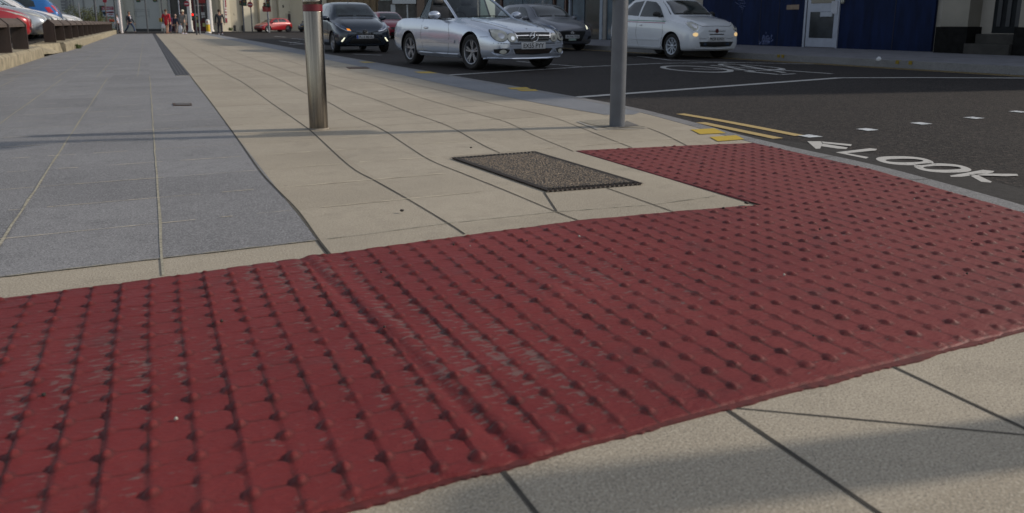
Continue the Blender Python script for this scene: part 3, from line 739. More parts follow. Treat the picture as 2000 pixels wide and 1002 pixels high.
def body_bm(st, n=72):
    A = np.array(st); L = A[-1, 0]
    t = np.linspace(0, 1, n); q = L * (t + .0 * t); q = np.sort(np.concatenate([q, [.008, .02, .035, .055, .08, L - .01, L - .025, L - .045, L - .07]]))
    cols = [pchip(A[:, 0], A[:, i], q) for i in range(1, 7)]
    bm = bmesh.new(); rings = []
    for j, x in enumerate(q):
        s = section(*[c[j] for c in cols]); full = [(y, z) for y, z in s] + [(-y, z) for y, z in s[-2:0:-1]]
        rings.append([bm.verts.new((x, y, z)) for y, z in full])
    m = len(rings[0])
    for a, b in zip(rings[:-1], rings[1:]):
        for k in range(m): bm.faces.new((a[k], a[(k + 1) % m], b[(k + 1) % m], b[k]))
    for r_ in (rings[0], rings[-1]):
        c = bm.verts.new(sum((v.co for v in r_), Vector()) / m)
        for k in range(m): bm.faces.new((r_[k], r_[(k + 1) % m], c))
    bmesh.ops.recalc_face_normals(bm, faces=bm.faces); return bm
def resamp(pts, n):
    P = np.array(pts, float); d = np.r_[0, np.cumsum(np.hypot(*np.diff(P, axis=0).T))]; t = np.linspace(0, d[-1], n + 1)
    return np.stack([np.interp(t, d, P[:, 0]), np.interp(t, d, P[:, 1])], -1)
class Car:
    """local frame: x runs back from the nose, y to the car's right-hand side, z up; origin on the ground under the middle of the wheelbase"""
    def __init__(s, st, wb, foh, wr, tw=.2):
        s.st = st; s.L = st[-1][0]; s.W = max(a[1] for a in st); s.wb = wb; s.foh = foh; s.wr = wr; s.tyrew = tw
        s.cx = foh + wb / 2; s.bm = body_bm(st); s.bvh = BVHTree.FromBMesh(s.bm)
    def proj(s, view, a, b):
        if view == 'front': o, d = Vector((-3, a, b)), Vector((1, 0, 0))
        elif view == 'rear': o, d = Vector((s.L + 3, a, b)), Vector((-1, 0, 0))
        elif view == 'right': o, d = Vector((a, 3, b)), Vector((0, -1, 0))
        elif view == 'left': o, d = Vector((a, -3, b)), Vector((0, 1, 0))
        elif view == 'top': o, d = Vector((a, b, 4)), Vector((0, 0, -1))
        hit, n, i, dist = s.bvh.ray_cast(o, d)
        if hit is None:
            hit, n, i, dist = s.bvh.find_nearest(o + d * 3)
        if n.dot(d) > 0: n = -n
        return hit, n
    def patch(s, bm, view, lo, hi, nx=14, ny=6, off=.004, th=.006):
        lo = resamp(lo, nx); hi = resamp(hi, nx); g = []; g2 = []
        for j in range(ny + 1):
            r1 = []; r2 = []
            for i in range(nx + 1):
                p = lo[i] + (hi[i] - lo[i]) * j / ny; h_, n = s.proj(view, p[0], p[1]); h_ = h_ - Vector((s.cx, 0, 0))
                r1.append(bm.verts.new(h_ + n * off)); r2.append(bm.verts.new(h_ - n * th))
            g.append(r1); g2.append(r2)
        F = lambda *v: bm.faces.new(v)
        for j in range(ny):
            for i in range(nx): F(g[j][i], g[j][i + 1], g[j + 1][i + 1], g[j + 1][i])
        for i in range(nx): F(g[0][i], g2[0][i], g2[0][i + 1], g[0][i + 1]); F(g[ny][i], g[ny][i + 1], g2[ny][i + 1], g2[ny][i])
        for j in range(ny): F(g[j][0], g[j + 1][0], g2[j + 1][0], g2[j][0]); F(g[j][nx], g2[j][nx], g2[j + 1][nx], g[j + 1][nx])
    def mk(s, name, view, lo, hi, m, parent, **k):
        bm = bmesh.new(); s.patch(bm, view, lo, hi, **k); bmesh.ops.remove_doubles(bm, verts=bm.verts, dist=1e-5)
        return obj(name, bm, m, parent, 40)
    def ell(s, name, view, cy, cz, ry, rz, m, parent, rot=0, off=.006, n=20, **k):
        lo = []; hi = []; c, sn = math.cos(rot), math.sin(rot)
        for i in range(n + 1):
            a = math.pi * i / n; x, y = -math.cos(a) * ry, math.sin(a) * rz
            hi.append((cy + x * c - y * sn, cz + x * sn + y * c)); y = -y; lo.append((cy + x * c - y * sn, cz + x * sn + y * c))
        return s.mk(name, view, lo, hi, m, parent, off=off, nx=n, **k)
    def line(s, name, view, pts, wd, m, parent, off=.003, bm=None):
        own = bm is None; bm = bm or bmesh.new(); P = resamp(pts, max(6, int(len(pts) * 6))); prev = None
        for i, p in enumerate(P):
            d = P[min(i + 1, len(P) - 1)] - P[max(i - 1, 0)]; d = d / (np.hypot(*d) + 1e-9); n2 = np.array([-d[1], d[0]]) * wd / 2
            row = []
            for q, o_ in ((p + n2, -.004), (p + n2, off), (p - n2, off), (p - n2, -.004)):
                h_, n = s.proj(view, q[0], q[1]); row.append(bm.verts.new(h_ - Vector((s.cx, 0, 0)) + n * o_))
            if prev:
                for k in range(3): bm.faces.new((prev[k], prev[k + 1], row[k + 1], row[k]))
            prev = row
        if own: return obj(name, bm, m, parent, 60)
    def body(s, m, root, cut=None, archr=None):
        me = bpy.data.meshes.new('body'); s.bm.to_mesh(me); me.materials.append(m); me.materials.append(M_BLACK)
        o = bpy.data.objects.new('body', me); COL.objects.link(o); cutters = []
        R_ = archr or s.wr + .045
        for x in (s.foh, s.foh + s.wb):
            for sg in (1, -1):
                b = bmesh.new(); lathe(b, [(R_, sg * (s.W - .30)), (R_, sg * (s.W + .2))], 40, 'y', (x, 0, s.wr + .005)); bmesh.ops.recalc_face_normals(b, faces=b.faces)
                cutters.append(b)
        if cut:
            b = bmesh.new(); bx(b, *cut); cutters.append(b)
        obs = []
        for b in cutters:
            mm = bpy.data.meshes.new('c'); b.to_mesh(mm); b.free(); co = bpy.data.objects.new('c', mm); COL.objects.link(co); obs.append(co)
            md = o.modifiers.new('b', 'BOOLEAN'); md.operation = 'DIFFERENCE'; md.object = co; md.solver = 'EXACT'
        dg = bpy.context.evaluated_depsgraph_get(); dg.update(); new = bpy.data.meshes.new_from_object(o.evaluated_get(dg))
        bpy.data.objects.remove(o)
        for co in obs: bpy.data.objects.remove(co)
        for p in new.polygons:      # wheel wells are black
            c = p.center
            for x in (s.foh, s.foh + s.wb):
                if abs(math.hypot(c.x - x, c.z - s.wr - .005) - R_) < .012 and abs(p.normal.y) < .3 or (abs(abs(c.y) - (s.W - .30)) < .01 and abs(p.normal.y) > .9): p.material_index = 1
            if cut and cut[0] - .001 < c.x < cut[1] + .001 and cut[2] - .001 < c.y < cut[3] + .001 and c.z < cut[5] - .2 and (abs(c.x - cut[0]) < .002 or abs(c.x - cut[1]) < .002 or abs(c.y - cut[2]) < .002 or abs(c.y - cut[3]) < .002 or abs(c.z - cut[4]) < .002): p.material_index = 1
        if len(new.materials) < 2: new.materials.append(M_BLACK)
        new.transform(Matrix.Translation((-s.cx, 0, 0))); new.name = 'body'
        return link('body', new, None, root, 38)
    def wheels(s, root, rim, spokes=5, double=False, cover=False, steer=0.0):
        R_ = s.wr; w2 = s.tyrew / 2; rr = R_ * (.70 if not cover else .68)
        def tyre():
            bm = bmesh.new(); lathe(bm, [(rr, -w2 * .7), (rr + .01, -w2 * .9), (R_ - .035, -w2), (R_ - .008, -w2 * .82), (R_, -w2 * .5), (R_, w2 * .5), (R_ - .008, w2 * .82), (R_ - .035, w2), (rr + .01, w2 * .9), (rr, w2 * .7), (rr - .01, w2 * .3), (rr - .01, -w2 * .3), (rr, -w2 * .7)], 40, 'y', cap=False); return bm
        def rimb():
            bm = bmesh.new(); lathe(bm, [(rr + .004, w2 * .78), (rr - .004, w2 * .92), (rr - .018, w2 * .88), (rr - .03, w2 * .5), (rr - .03, -w2 * .5)], 40, 'y', cap=False)
            lathe(bm, [(.0001, w2 * .70), (.035, w2 * .68), (.055, w2 * .55), (.055, w2 * .2)], 20, 'y')
            n = spokes * (2 if double else 1)
            for k in range(n):
                a = 2 * math.pi * k / n if not double else 2 * math.pi * (k // 2) / spokes + (-.16 if k % 2 else .16)
                sw = .016 if double else (.028 if spokes < 8 else .014)
                M = Matrix.Rotation(a, 4, 'Y'); r = bmesh.ops.create_cube(bm, size=1)
                for v in r['verts']:
                    x, y, z = v.co; L_ = (.03, rr - .012)[z > 0]; wd_ = sw * (1.25 if z > 0 else .8); yy = (w2 * .62 if y > 0 else w2 * .38) + (w2 * .12 if z > 0 else 0)
                    v.co = M @ Vector((x * 2 * wd_, yy, L_))
            return bm
        def disc():
            bm = bmesh.new(); lathe(bm, [(.0001, w2 * .15), (rr * .75, w2 * .15), (rr - .008, w2 * .1), (rr - .008, -w2 * .6), (.0001, -w2 * .6)], 32, 'y'); return bm
        mt = None
        for x in (-s.wb / 2, s.wb / 2):
            for sg in (1, -1):
                if mt is None:
                    wo = obj('wheel', disc(), M_BLACK, root, 30); ty = obj('tyre', tyre(), M_RUBBER, wo, 30); ri = obj('rim', rimb(), rim, wo, 30); mt = (wo.data, ty.data, ri.data)
                else:
                    wo = link('wheel', mt[0], None, root); link('tyre', mt[1], None, wo); link('rim', mt[2], None, wo)
                wo.location = (x, sg * (s.W - w2 - .015), R_); wo.rotation_euler = (0, 0, (0 if sg > 0 else math.pi) + (steer if x < 0 else 0))
    def plate(s, text, z, root, y=0, w_=.50, h_=.105, blue=False, tilt=0.0, x=None):
        h0, n = s.proj('front', y, z); hx = min(s.proj('front', y + d, z)[0].x for d in (-w_ / 2, 0, w_ / 2)) - s.cx - .012 if x is None else x
        bm = bmesh.new(); bx(bm, hx - .006, hx + .03, y - w_ / 2, y + w_ / 2, z - h_ / 2, z + h_ / 2, None, .003); po = obj('number_plate', bm, M_PLATE, root, 30)
        Mx = Matrix(((0, 0, -1, hx - .006), (-1, 0, 0, y - (.02 if blue else 0)), (0, 1, 0, z), (0, 0, 0, 1)))
        bm = bmesh.new(); textmesh(bm, text, h_ * .68, Mx, w_ * (.80 if blue else .86)); obj('plate_lettering', bm, M_PTEXT, po, recalc=False)
        if blue: bm = bmesh.new(); bx(bm, hx - .008, hx + .004, y + w_ / 2 - .05, y + w_ / 2 - .003, z - h_ / 2 + .003, z + h_ / 2 - .003); obj('plate_band', bm, M_PBLUE, po)
        return hx
    def mirrors(s, x, z, m, root, out=.10, sy=None, s_=1.0):
        y0 = (sy or s.W * .93)
        for sg in (1, -1):
            bm = bmesh.new(); ellipsoid(bm, (x - s.cx, sg * (y0 + out), z), .075 * s_, .115 * s_, .068 * s_, 18); a = obj('wing_mirror', bm, m, root, 60)
            bm = bmesh.new(); tube(bm, [(x - s.cx + .02, sg * (y0 - .03), z - .07), (x - s.cx + .01, sg * (y0 + out * .7), z - .04)], .022, 8); obj('mirror_arm', bm, M_BLACK, a, 60)
    def place(s, root, loc, heading_uv=( -1, 0)):
        hv = W(*heading_uv); hv.normalize(); root.location = loc; root.rotation_euler = (0, 0, math.atan2(-hv.y, -hv.x))

def sc(st, L, Wd, H):      # stretch a station table
    l0 = st[-1][0]; w0 = max(a[1] for a in st); h0 = max(a[5 - 1 + 0] if False else a[5 - 0] if False else a[4 + 0] for a in st)
    h0 = max(a[5 - 0] if False else a[4] for a in [(x[0], x[1], x[2], x[3], x[5]) for x in st])
    return [(a[0] * L / l0, a[1] * Wd / w0, a[2], a[3] * H / h0, a[4] * Wd / w0, a[5] * H / h0, a[6]) for a in st]
HATCH = [(0, .50, .36, .55, .40, .62, .04), (.04, .66, .25, .60, .50, .70, .05), (.12, .73, .20, .66, .56, .77, .06), (.3, .785, .18, .74, .61, .86, .07), (.6, .81, .18, .84, .63, .95, .08), (.85, .81, .18, .90, .64, 1.01, .08), (1.0, .81, .18, .92, .62, 1.10, .07), (1.25, .81, .18, .935, .575, 1.29, .06),
         (1.55, .81, .18, .94, .55, 1.42, .06), (1.9, .81, .18, .95, .55, 1.46, .06), (2.6, .81, .18, .97, .54, 1.45, .06), (3.05, .80, .20, .97, .52, 1.37, .06), (3.3, .77, .25, .93, .49, 1.12, .05), (3.42, .72, .30, .86, .45, .93, .05), (3.46, .60, .38, .75, .38, .80, .04)]

def glasshouse(c, root, cowl, wtop, sills, m=M_DGLASS, wy0=.60, wy1=.50, zc=None, zt=None):
    # windscreen seen from the front, side windows from the side
    k = 9
    lo = [(-wy0 + 2 * wy0 * i / k, zc + .012 - .0 * abs(i - k / 2)) for i in range(k + 1)]; hi = [(-wy1 + 2 * wy1 * i / k, zt - .035 * (abs(2 * i / k - 1)) ** 2) for i in range(k + 1)]
    c.mk('windscreen', 'front', lo, hi, m, root, nx=18, ny=8)
    for view in ('right', 'left'):
        for (l, h_) in sills: c.mk('side_window', view, l, h_, m, root, nx=12, ny=6)
    bm = bmesh.new()
    for sg in (1, -1): c.line('w', 'front', [(sg * .52, zc + .03), (sg * .05 + .03, zc + .045), ], .018, None, None, off=.014, bm=bm)
    obj('wiper', bm, M_BLACK, root)

# --- dark grey small hatchback, indicator lit, PL14 MHA
def dark_hatch():
    st = sc(HATCH, 3.50, .83, 1.47); c = Car(st, 2.36, .60, .295, .18)
    P = paint('slate_blue_paint', (.028, .040, .060), .4, .18)
    t = thing('hatchback', 'dark slate small hatchback with lit orange indicator and slanted white lamps, behind the bollard', 'car')
    c.body(P, t); c.wheels(t, M_RIM, 5, True)
    glasshouse(c, t, .85, 1.4, [([(1.12, .98), (1.9, 1.02)], [(1.40, 1.22), (1.62, 1.34), (1.88, 1.37)]), ([(1.96, 1.03), (2.75, 1.06)], [(1.95, 1.37), (2.60, 1.35), (2.72, 1.28)])], wy0=.635, wy1=.545, zc=1.02, zt=1.385)
    for sg in (1, -1):
        q = lambda pts: [(sg * a, b) for a, b in pts]
        hl = c.mk('headlight', 'front', q([(.40, .62), (.52, .635), (.66, .70), (.745, .80)]), q([(.40, .635), (.50, .70), (.62, .79), (.72, .87)]), M_LENSD, t, off=.008)
        c.mk('headlight_trim', 'front', q([(.40, .612), (.53, .622), (.67, .685), (.75, .79)]), q([(.40, .625), (.53, .640), (.665, .705), (.748, .81)]), M_CHROME, hl, off=.011, ny=2)
        if sg > 0: c.mk('indicator', 'front', q([(.41, .628), (.50, .640)]), q([(.44, .675), (.52, .69)]), M_AMBER, hl, off=.012, ny=2, nx=4)
        c.mk('daytime_lamp', 'front', q([(.655, .325), (.69, .335)]), q([(.575, .435), (.605, .44)]), M_DRL, t, off=.012, nx=3, ny=4)
        c.line('bumper_crease', 'front', q([(.18, .56), (.40, .46), (.60, .34), (.66, .24)]), .035, M_BLACK, t, off=.004)
        c.line('bonnet_edge', 'front', q([(.10, .56), (.30, .60), (.42, .62)]), .018, M_BLACK, t, off=.004)
    c.mk('lower_grille', 'front', [(-.52, .27), (0, .255), (.52, .27)], [(-.36, .42), (0, .435), (.36, .42)], M_BLACK, t, off=.003)
    c.mk('upper_grille', 'front', [(-.30, .50), (0, .505), (.30, .50)], [(-.18, .545), (0, .555), (.18, .545)], M_BLACK, t, off=.004)
    c.line('lower_lip', 'front', [(-.56, .235), (0, .215), (.56, .235)], .028, paint('slate_blue_paint', (0, 0, 0)), t, off=.014)
    hx = c.plate('PL14 MHA', .455, t, blue=True, w_=.50, h_=.10)
    em = c.ell('badge', 'front', 0, .605, .080, .058, M_BLACK, t, off=.010)
    bm = bmesh.new(); x0 = c.proj('front', 0, .605)[0].x - c.cx - .018
    for (ry, rz, yy, zz) in ((.072, .050, 0, 0), (.026, .046, 0, 0), (.046, .020, 0, .022)):
        pts = [(x0, yy + ry * math.cos(a), .605 + zz + rz * math.sin(a)) for a in np.linspace(0, 2 * math.pi, 25)]
        tube(bm, pts, .006, 6)
    obj('badge_ellipses', bm, M_CHROME, em, 60)
    c.mirrors(1.15, .99, P, t)
    for view in ('right', 'left'): c.line('door_seam', view, [(1.10, .93), (1.06, .6), (1.10, .26)], .010, M_BLACK, t); c.line('door_seam', view, [(1.93, 1.0), (1.95, .6), (1.93, .26)], .010, M_BLACK, t)
    bm = bmesh.new(); ellipsoid(bm, (.95 - c.cx, .82, .62), .03, .012, .018, 10); obj('side_repeater', bm, M_AMBER, t, 60)
    bm = bmesh.new(); tube(bm, [(1.75 - c.cx, 0, 1.44), (1.95 - c.cx, 0, 1.60)], [.010, .004], 6); obj('aerial', bm, M_BLACK, t)
    # pale hanging air freshener and headrests behind the glass are seen as light patches
    m = (G(649, 103, ROADZ) + G(756, 101, ROADZ)) / 2; back = W(1, 0) * (2.36 / 2)
    c.place(t, m + back - W(0, .02), (-1, .02)); return t
dark_hatch()

# --- silver convertible, EX55 PYY
def convertible():
    st = [(0, .50, .38, .50, .40, .60, .03), (.03, .64, .28, .55, .55, .66, .035), (.10, .745, .225, .61, .62, .705, .045), (.25, .82, .20, .665, .66, .755, .055), (.5, .862, .19, .72, .67, .81, .06), (.9, .872, .19, .79, .66, .88, .06), (1.3, .872, .19, .85, .65, .935, .055),
          (1.55, .872, .19, .885, .66, .96, .05), (1.9, .872, .19, .905, .69, .955, .03), (2.6, .872, .19, .93, .70, .965, .03), (3.2, .87, .19, .945, .66, .985, .04), (3.55, .868, .20, .94, .63, .975, .05), (3.85, .85, .23, .89, .60, .935, .05), (4.08, .81, .28, .82, .56, .865, .05), (4.20, .75, .33, .73, .50, .78, .05), (4.25, .60, .40, .60, .40, .66, .04)]
    c = Car(st, 2.50, .80, .325, .225); P = paint('silver_blue_paint', (.55, .60, .70), .5, .20)
    t = thing('convertible', 'silver convertible with open roof, twin oval headlamps and barred grille', 'car')
    c.body(P, t, cut=(1.72, 3.15, -.66, .66, .42, 1.4)); c.wheels(t, M_RIM, 5, True, steer=.06)
    for sg in (1, -1):
        q = lambda pts: [(sg * a, b) for a, b in pts]
        for (cy, cz, ry, rz) in ((.655, .625, .125, .108), (.462, .588, .092, .082)):
            r_ = c.ell('headlight_rim', 'front', sg * cy, cz, ry, rz, M_BLACK, t, off=.006)
            l_ = c.ell('headlight_lens', 'front', sg * cy, cz, ry * .91, rz * .91, M_LENS, r_, off=.014)
            c.ell('reflector', 'front', sg * (cy - .01), cz - .01, ry * .38, rz * .42, M_CHROME, l_, off=.019, n=14)
        f = c.mk('fog_lamp_recess', 'front', q([(.50, .33), (.60, .29), (.76, .33)]), q([(.50, .385), (.62, .405), (.77, .39)]), M_BLACK, t, off=.004)
        c.line('recess_trim', 'front', q([(.49, .385), (.52, .325), (.62, .283), (.74, .29), (.79, .33)]), .018, P, f, off=.016)
        c.ell('fog_lamp', 'front', sg * .63, .345, .06, .038, M_LENS, f, off=.012, n=14)
        c.line('intake_trim', 'front', q([(.46, .405), (.40, .30)]), .022, P, t, off=.014)
        c.line('bonnet_seam', 'front', q([(.37, .665), (.385, .72), (.50, .80), (.60, .90)]), .010, M_BLACK, t, off=.002)
        c.line('bonnet_crease', 'top', [(.35, sg * .34), (.9, sg * .40), (1.4, sg * .44)], .012, P, t, off=.010)
    g_ = c.mk('grille', 'front', [(-.335, .535), (-.2, .520), (.2, .520), (.335, .535)], [(-.385, .66), (-.2, .685), (.2, .685), (.385, .66)], M_BLACK, t, off=.005, nx=20)
    for z, hw in ((.528, .335), (.572, .352), (.616, .368), (.672, .382)):
        c.line('grille_bar', 'front', [(-hw, z + .003), (0, z - (.008 if z < .6 else -.008)), (hw, z + .003)], .014, M_CHROME, g_, off=.018)
    for sg in (1, -1): c.line('grille_frame', 'front', [(sg * .335, .53), (sg * .392, .665)], .016, M_CHROME, g_, off=.018)
    x0 = c.proj('front', 0, .60)[0].x - c.cx - .030
    bm = bmesh.new(); R0 = .088
    tube(bm, [(x0, R0 * math.cos(a), .602 + R0 * math.sin(a)) for a in np.linspace(0, 2 * math.pi, 33)], .0085, 8)
    for a in (90, 210, 330): tube(bm, [(x0 - .006, 0, .602), (x0, R0 * math.cos(R(a)), .602 + R0 * math.sin(R(a)))], [.015, .005], 8)
    obj('badge_star', bm, M_CHROME, g_, 60)
    bm = bmesh.new(); ellipsoid(bm, (.22 - c.cx, 0, .752), .02, .016, .006, 10); obj('bonnet_badge', bm, M_CHROME, t, 60)
    c.mk('lower_intake', 'front', [(-.37, .30), (0, .285), (.37, .30)], [(-.44, .395), (0, .40), (.44, .395)], M_BLACK, t, off=.004, nx=20)
    for z in (.325, .35, .375): c.line('intake_bar', 'front', [(-.38, z), (0, z - .005), (.38, z)], .006, M_IRON, t, off=.008)
    c.line('bumper_groove', 'front', [(-.82, .50), (-.5, .482), (0, .478), (.5, .482), (.82, .50)], .012, M_BLACK, t, off=.001)
    c.line('bumper_ridge', 'front', [(-.83, .475), (-.5, .458), (0, .455), (.5, .458), (.83, .475)], .022, P, t, off=.012)
    c.line('front_lip', 'front', [(-.80, .235), (-.4, .222), (0, .218), (.4, .222), (.80, .235)], .022, P, t, off=.022)
    c.plate('EX55 PYY', .445, t, y=0, w_=.53, h_=.118)
    # windscreen: curved pane in a frame
    def wp(a, b):   # a -1..1 across, b 0..1 up
        x = 1.42 + .19 * abs(a) ** 2.2 + .80 * b; y = a * (.655 - .115 * b); z = .952 - .035 * abs(a) ** 3 + .455 * b + .06 * b * (1 - b); return Vector((x - c.cx, y, z))
    bm = bmesh.new(); N, K = 16, 8; g = [[bm.verts.new(wp(-1 + 2 * i / N, j / K)) for i in range(N + 1)] for j in range(K + 1)]
    for j in range(K):
        for i in range(N): bm.faces.new((g[j][i], g[j][i + 1], g[j + 1][i + 1], g[j + 1][i]))
    ws = obj('windscreen', bm, M_GLASS, t, 60)
    for sg in (1, -1):
        bm = bmesh.new(); tube(bm, [wp(sg, b) for b in np.linspace(-.04, 1, 8)], .028, 8); obj('windscreen_pillar', bm, P, t, 60)
    bm = bmesh.new(); tube(bm, [wp(a, 1) for a in np.linspace(-1, 1, 12)], .026, 8); obj('windscreen_header', bm, P, t, 60)
    bm = bmesh.new()
    for a0, a1 in ((-.75, -.05), (-.02, .72)): tube(bm, [wp(a0, .035) + Vector((-.015, 0, .012)), wp(a1, .03) + Vector((-.02, 0, .015))], .010, 6)
    obj('wiper', bm, M_BLACK, t)
    # cabin
    bm = bmesh.new(); bx(bm, 1.74 - c.cx, 2.02 - c.cx, -.65, .65, .44, .93, None, .03); obj('dashboard', bm, M_BLACK, t, 40)
    leather = mat('dark_seat_leather', (.030, .030, .033), .5, noise=.25, nscale=12)
    for sy in (.34, -.34):
        s0 = None
        bm = bmesh.new(); bx(bm, 2.25 - c.cx, 2.75 - c.cx, sy - .24, sy + .24, .44, .62, None, .05); s0 = obj('seat', bm, leather, t, 50)
        M = Matrix.Translation((2.78 - c.cx, sy, .60)) @ Matrix.Rotation(R(16), 4, 'Y')
        bm = bmesh.new(); bx(bm, -.07, .07, -.23, .23, 0, .60, M, .05); obj('backrest', bm, leather, s0, 50)
        bm = bmesh.new(); bx(bm, -.06, .06, -.13, .13, .63, .84, M, .045); obj('headrest', bm, leather, s0, 50)
    bm = bmesh.new(); bx(bm, 2.92 - c.cx, 3.14 - c.cx, -.62, .62, .44, .92, None, .05); obj('rear_bench', bm, leather, t, 50)
    bm = bmesh.new(); M = Matrix.Translation((2.12 - c.cx, .34, .90)) @ Matrix.Rotation(R(68), 4, 'Y')
    tube(bm, [M @ Vector((.18 * math.cos(a), .18 * math.sin(a), 0)) for a in np.linspace(0, 2 * math.pi, 25)], .014, 8); obj('steering_wheel', bm, M_BLACK, t, 60)
    for sg in (1, -1):       # raised rear quarter windows and the black division bars
        bm = bmesh.new(); q = [Vector((x - c.cx, sg * y, z)) for x, y, z in ((2.62, .735, .95), (3.04, .72, .96), (2.86, .60, 1.34), (2.66, .60, 1.36))]
        bm.faces.new([bm.verts.new(p) for p in q]); bmesh.ops.solidify(bm, geom=bm.faces[:], thickness=.006); qo = obj('quarter_window', bm, M_QGLASS, t)
        bm = bmesh.new(); tube(bm, [q[0], q[3]], .016, 8); tube(bm, [q[3], q[2], q[1]], .010, 8); obj('window_seal', bm, M_BLACK, qo, 60)
        view = 'right' if sg > 0 else 'left'
        c.line('door_seam', view, [(1.62, .90), (1.55, .62), (1.60, .30), (1.72, .24)], .009, M_BLACK, t, off=.001)
        c.line('door_seam', view, [(2.66, .93), (2.74, .62), (2.62, .30), (1.72, .24)], .009, M_BLACK, t, off=.001)
        c.line('side_moulding', view, [(.98 + .35, .50), (2.0, .50), (2.90, .50)], .055, P, t, off=.014)
        c.line('sill_trim', view, [(1.25, .245), (2.2, .24), (2.85, .245)], .05, P, t, off=.020)
        c.line('bumper_seam', view, [(.47, .60), (.25, .605)], .008, M_BLACK, t, off=.001)
        bm = bmesh.new(); ellipsoid(bm, (2.50 - c.cx, sg * .872, .755), .10, .025, .022, 14); obj('door_handle', bm, M_CHROME, t, 60)
        c.line('belt_trim', view, [(1.75, .915), (2.6, .935), (3.12, .95)], .016, M_BLACK, t, off=.006)
    c.mirrors(1.95, 1.0, P, t, out=.12, sy=.84, s_=1.12)
    for sg in (1, -1): c.mk('tail_lamp', 'rear', [(sg * .48, .66), (sg * .74, .66)], [(sg * .48, .80), (sg * .76, .82)], M_TAIL, t)
    a, b_ = G(922, 135.5, ROADZ), G(812, 125, ROADZ); hd = (a - b_); hd.normalize(); hu = hd.x * UX + hd.y * UY; hv = hd.x * VX + hd.y * VY
    side = Vector((hd.y, -hd.x, 0))      # the car's right-hand side
    mid = (a + b_) / 2 - side * (.872 - .11)
    c.place(t, mid, (hu, hv)); return t
convertible()

# --- white retro city car, PK59 KWV
def city_car():
    st = [(0, .52, .34, .60, .40, .70, .05), (.04, .66, .25, .67, .50, .79, .06), (.12, .735, .20, .735, .57, .86, .065), (.3, .785, .18, .80, .61, .93, .07), (.55, .81, .18, .86, .63, .985, .08), (.80, .815, .18, .905, .645, 1.03, .08), (.95, .815, .18, .92, .63, 1.11, .07), (1.2, .815, .18, .935, .585, 1.30, .06),
          (1.45, .815, .18, .945, .56, 1.43, .06), (1.8, .815, .18, .955, .56, 1.49, .06), (2.5, .815, .18, .97, .54, 1.47, .06), (3.0, .79, .20, .97, .50, 1.33, .06), (3.3, .76, .25, .92, .46, 1.10, .05), (3.45, .69, .30, .82, .42, .90, .05), (3.52, .55, .38, .70, .36, .76, .04)]
    c = Car(st, 2.32, .70, .30, .19); P = paint('pearl_white_paint', (.62, .65, .70), .05, .22)
    t = thing('city_car', 'rounded white city car with green and red side stripes, behind the thick grey post', 'car')
    c.body(P, t); c.wheels(t, M_RIML, 9, cover=True)
    glasshouse(c, t, .8, 1.4, [([(1.08, .985), (2.05, 1.01)], [(1.38, 1.24), (1.60, 1.36), (2.03, 1.40)]), ([(2.12, 1.02), (2.80, 1.06)], [(2.11, 1.40), (2.55, 1.37), (2.75, 1.22)])], wy0=.64, wy1=.545, zc=1.035, zt=1.40)
    for sg in (1, -1):
        q = lambda pts: [(sg * a, b) for a, b in pts]
        r_ = c.ell('headlight_rim', 'front', sg * .615, .765, .105, .108, M_CHROME, t, off=.006)
        l_ = c.ell('headlight_lens', 'front', sg * .615, .765, .092, .095, M_LENS, r_, off=.013); c.ell('reflector', 'front', sg * .60, .765, .05, .05, M_CHROME, l_, off=.019, n=12)
        f = c.ell('sidelight', 'front', sg * .615, .580, .060, .045, M_WARM, t, off=.010)
        c.line('bonnet_seam', 'front', q([(.0, .775), (.40, .765), (.50, .80), (.60, .90)]), .008, M_BLACK, t, off=.001)
        c.line('bumper_seam', 'front', q([(.52, .50), (.40, .478), (.30, .475)]), .006, M_BLACK, t, off=.001)
        c.line('chrome_whisker', 'front', q([(.05, .660), (.26, .662)]), .014, M_CHROME, t, off=.012)
        view = 'right' if sg > 0 else 'left'
        c.line('door_seam', view, [(1.06, .92), (1.02, .6), (1.10, .26)], .009, M_BLACK, t, off=.001); c.line('door_seam', view, [(2.08, .98), (2.14, .6), (2.0, .26)], .009, M_BLACK, t, off=.001)
        c.line('green_stripe', view, [(.95, .885), (2.0, .91), (2.9, .93)], .018, mat('green_stripe', (.02, .16, .08), .4), t, off=.004)
        c.line('red_stripe', view, [(.95, .845), (2.0, .87), (2.9, .89)], .016, mat('red_stripe', (.28, .05, .09), .4), t, off=.004)
        c.line('door_moulding', view, [(1.15, .44), (2.0, .45), (2.35, .46)], .030, P, t, off=.014)
        c.line('sill_trim', view, [(1.12, .26), (2.0, .27), (2.45, .27)], .035, P, t, off=.014)
        bm = bmesh.new(); ellipsoid(bm, (1.92 - c.cx, sg * .82, .80), .07, .02, .016, 12); obj('door_handle', bm, M_CHROME, t, 60)
    c.ell('badge', 'front', 0, .662, .045, .045, mat('dark_badge', (.10, .02, .02), .3), t, off=.016, n=14)
    c.line('grille_slot', 'front', [(-.22, .58), (.22, .58)], .022, M_BLACK, t, off=.004)
    li = c.mk('lower_intake', 'front', [(-.46, .30), (0, .285), (.46, .30)], [(-.52, .41), (0, .405), (.52, .41)], M_BLACK, t, off=.004, nx=18)
    for yy in (-.34, .34): c.ell('fog_lamp', 'front', yy, .352, .05, .035, M_LENSD, li, off=.008, n=12)
    c.line('bumper_lip', 'front', [(-.62, .245), (0, .228), (.62, .245)], .035, P, t, off=.014)
    c.plate('PK59 KWV', .475, t, w_=.50, h_=.108)
    c.mirrors(1.22, 1.06, M_BLACK, t, out=.10)
    c.place(t, W(15.35 + .15 + 1.16, 12.22), (-1, .03))
    t.location.z = ROADZ; return t
city_car()

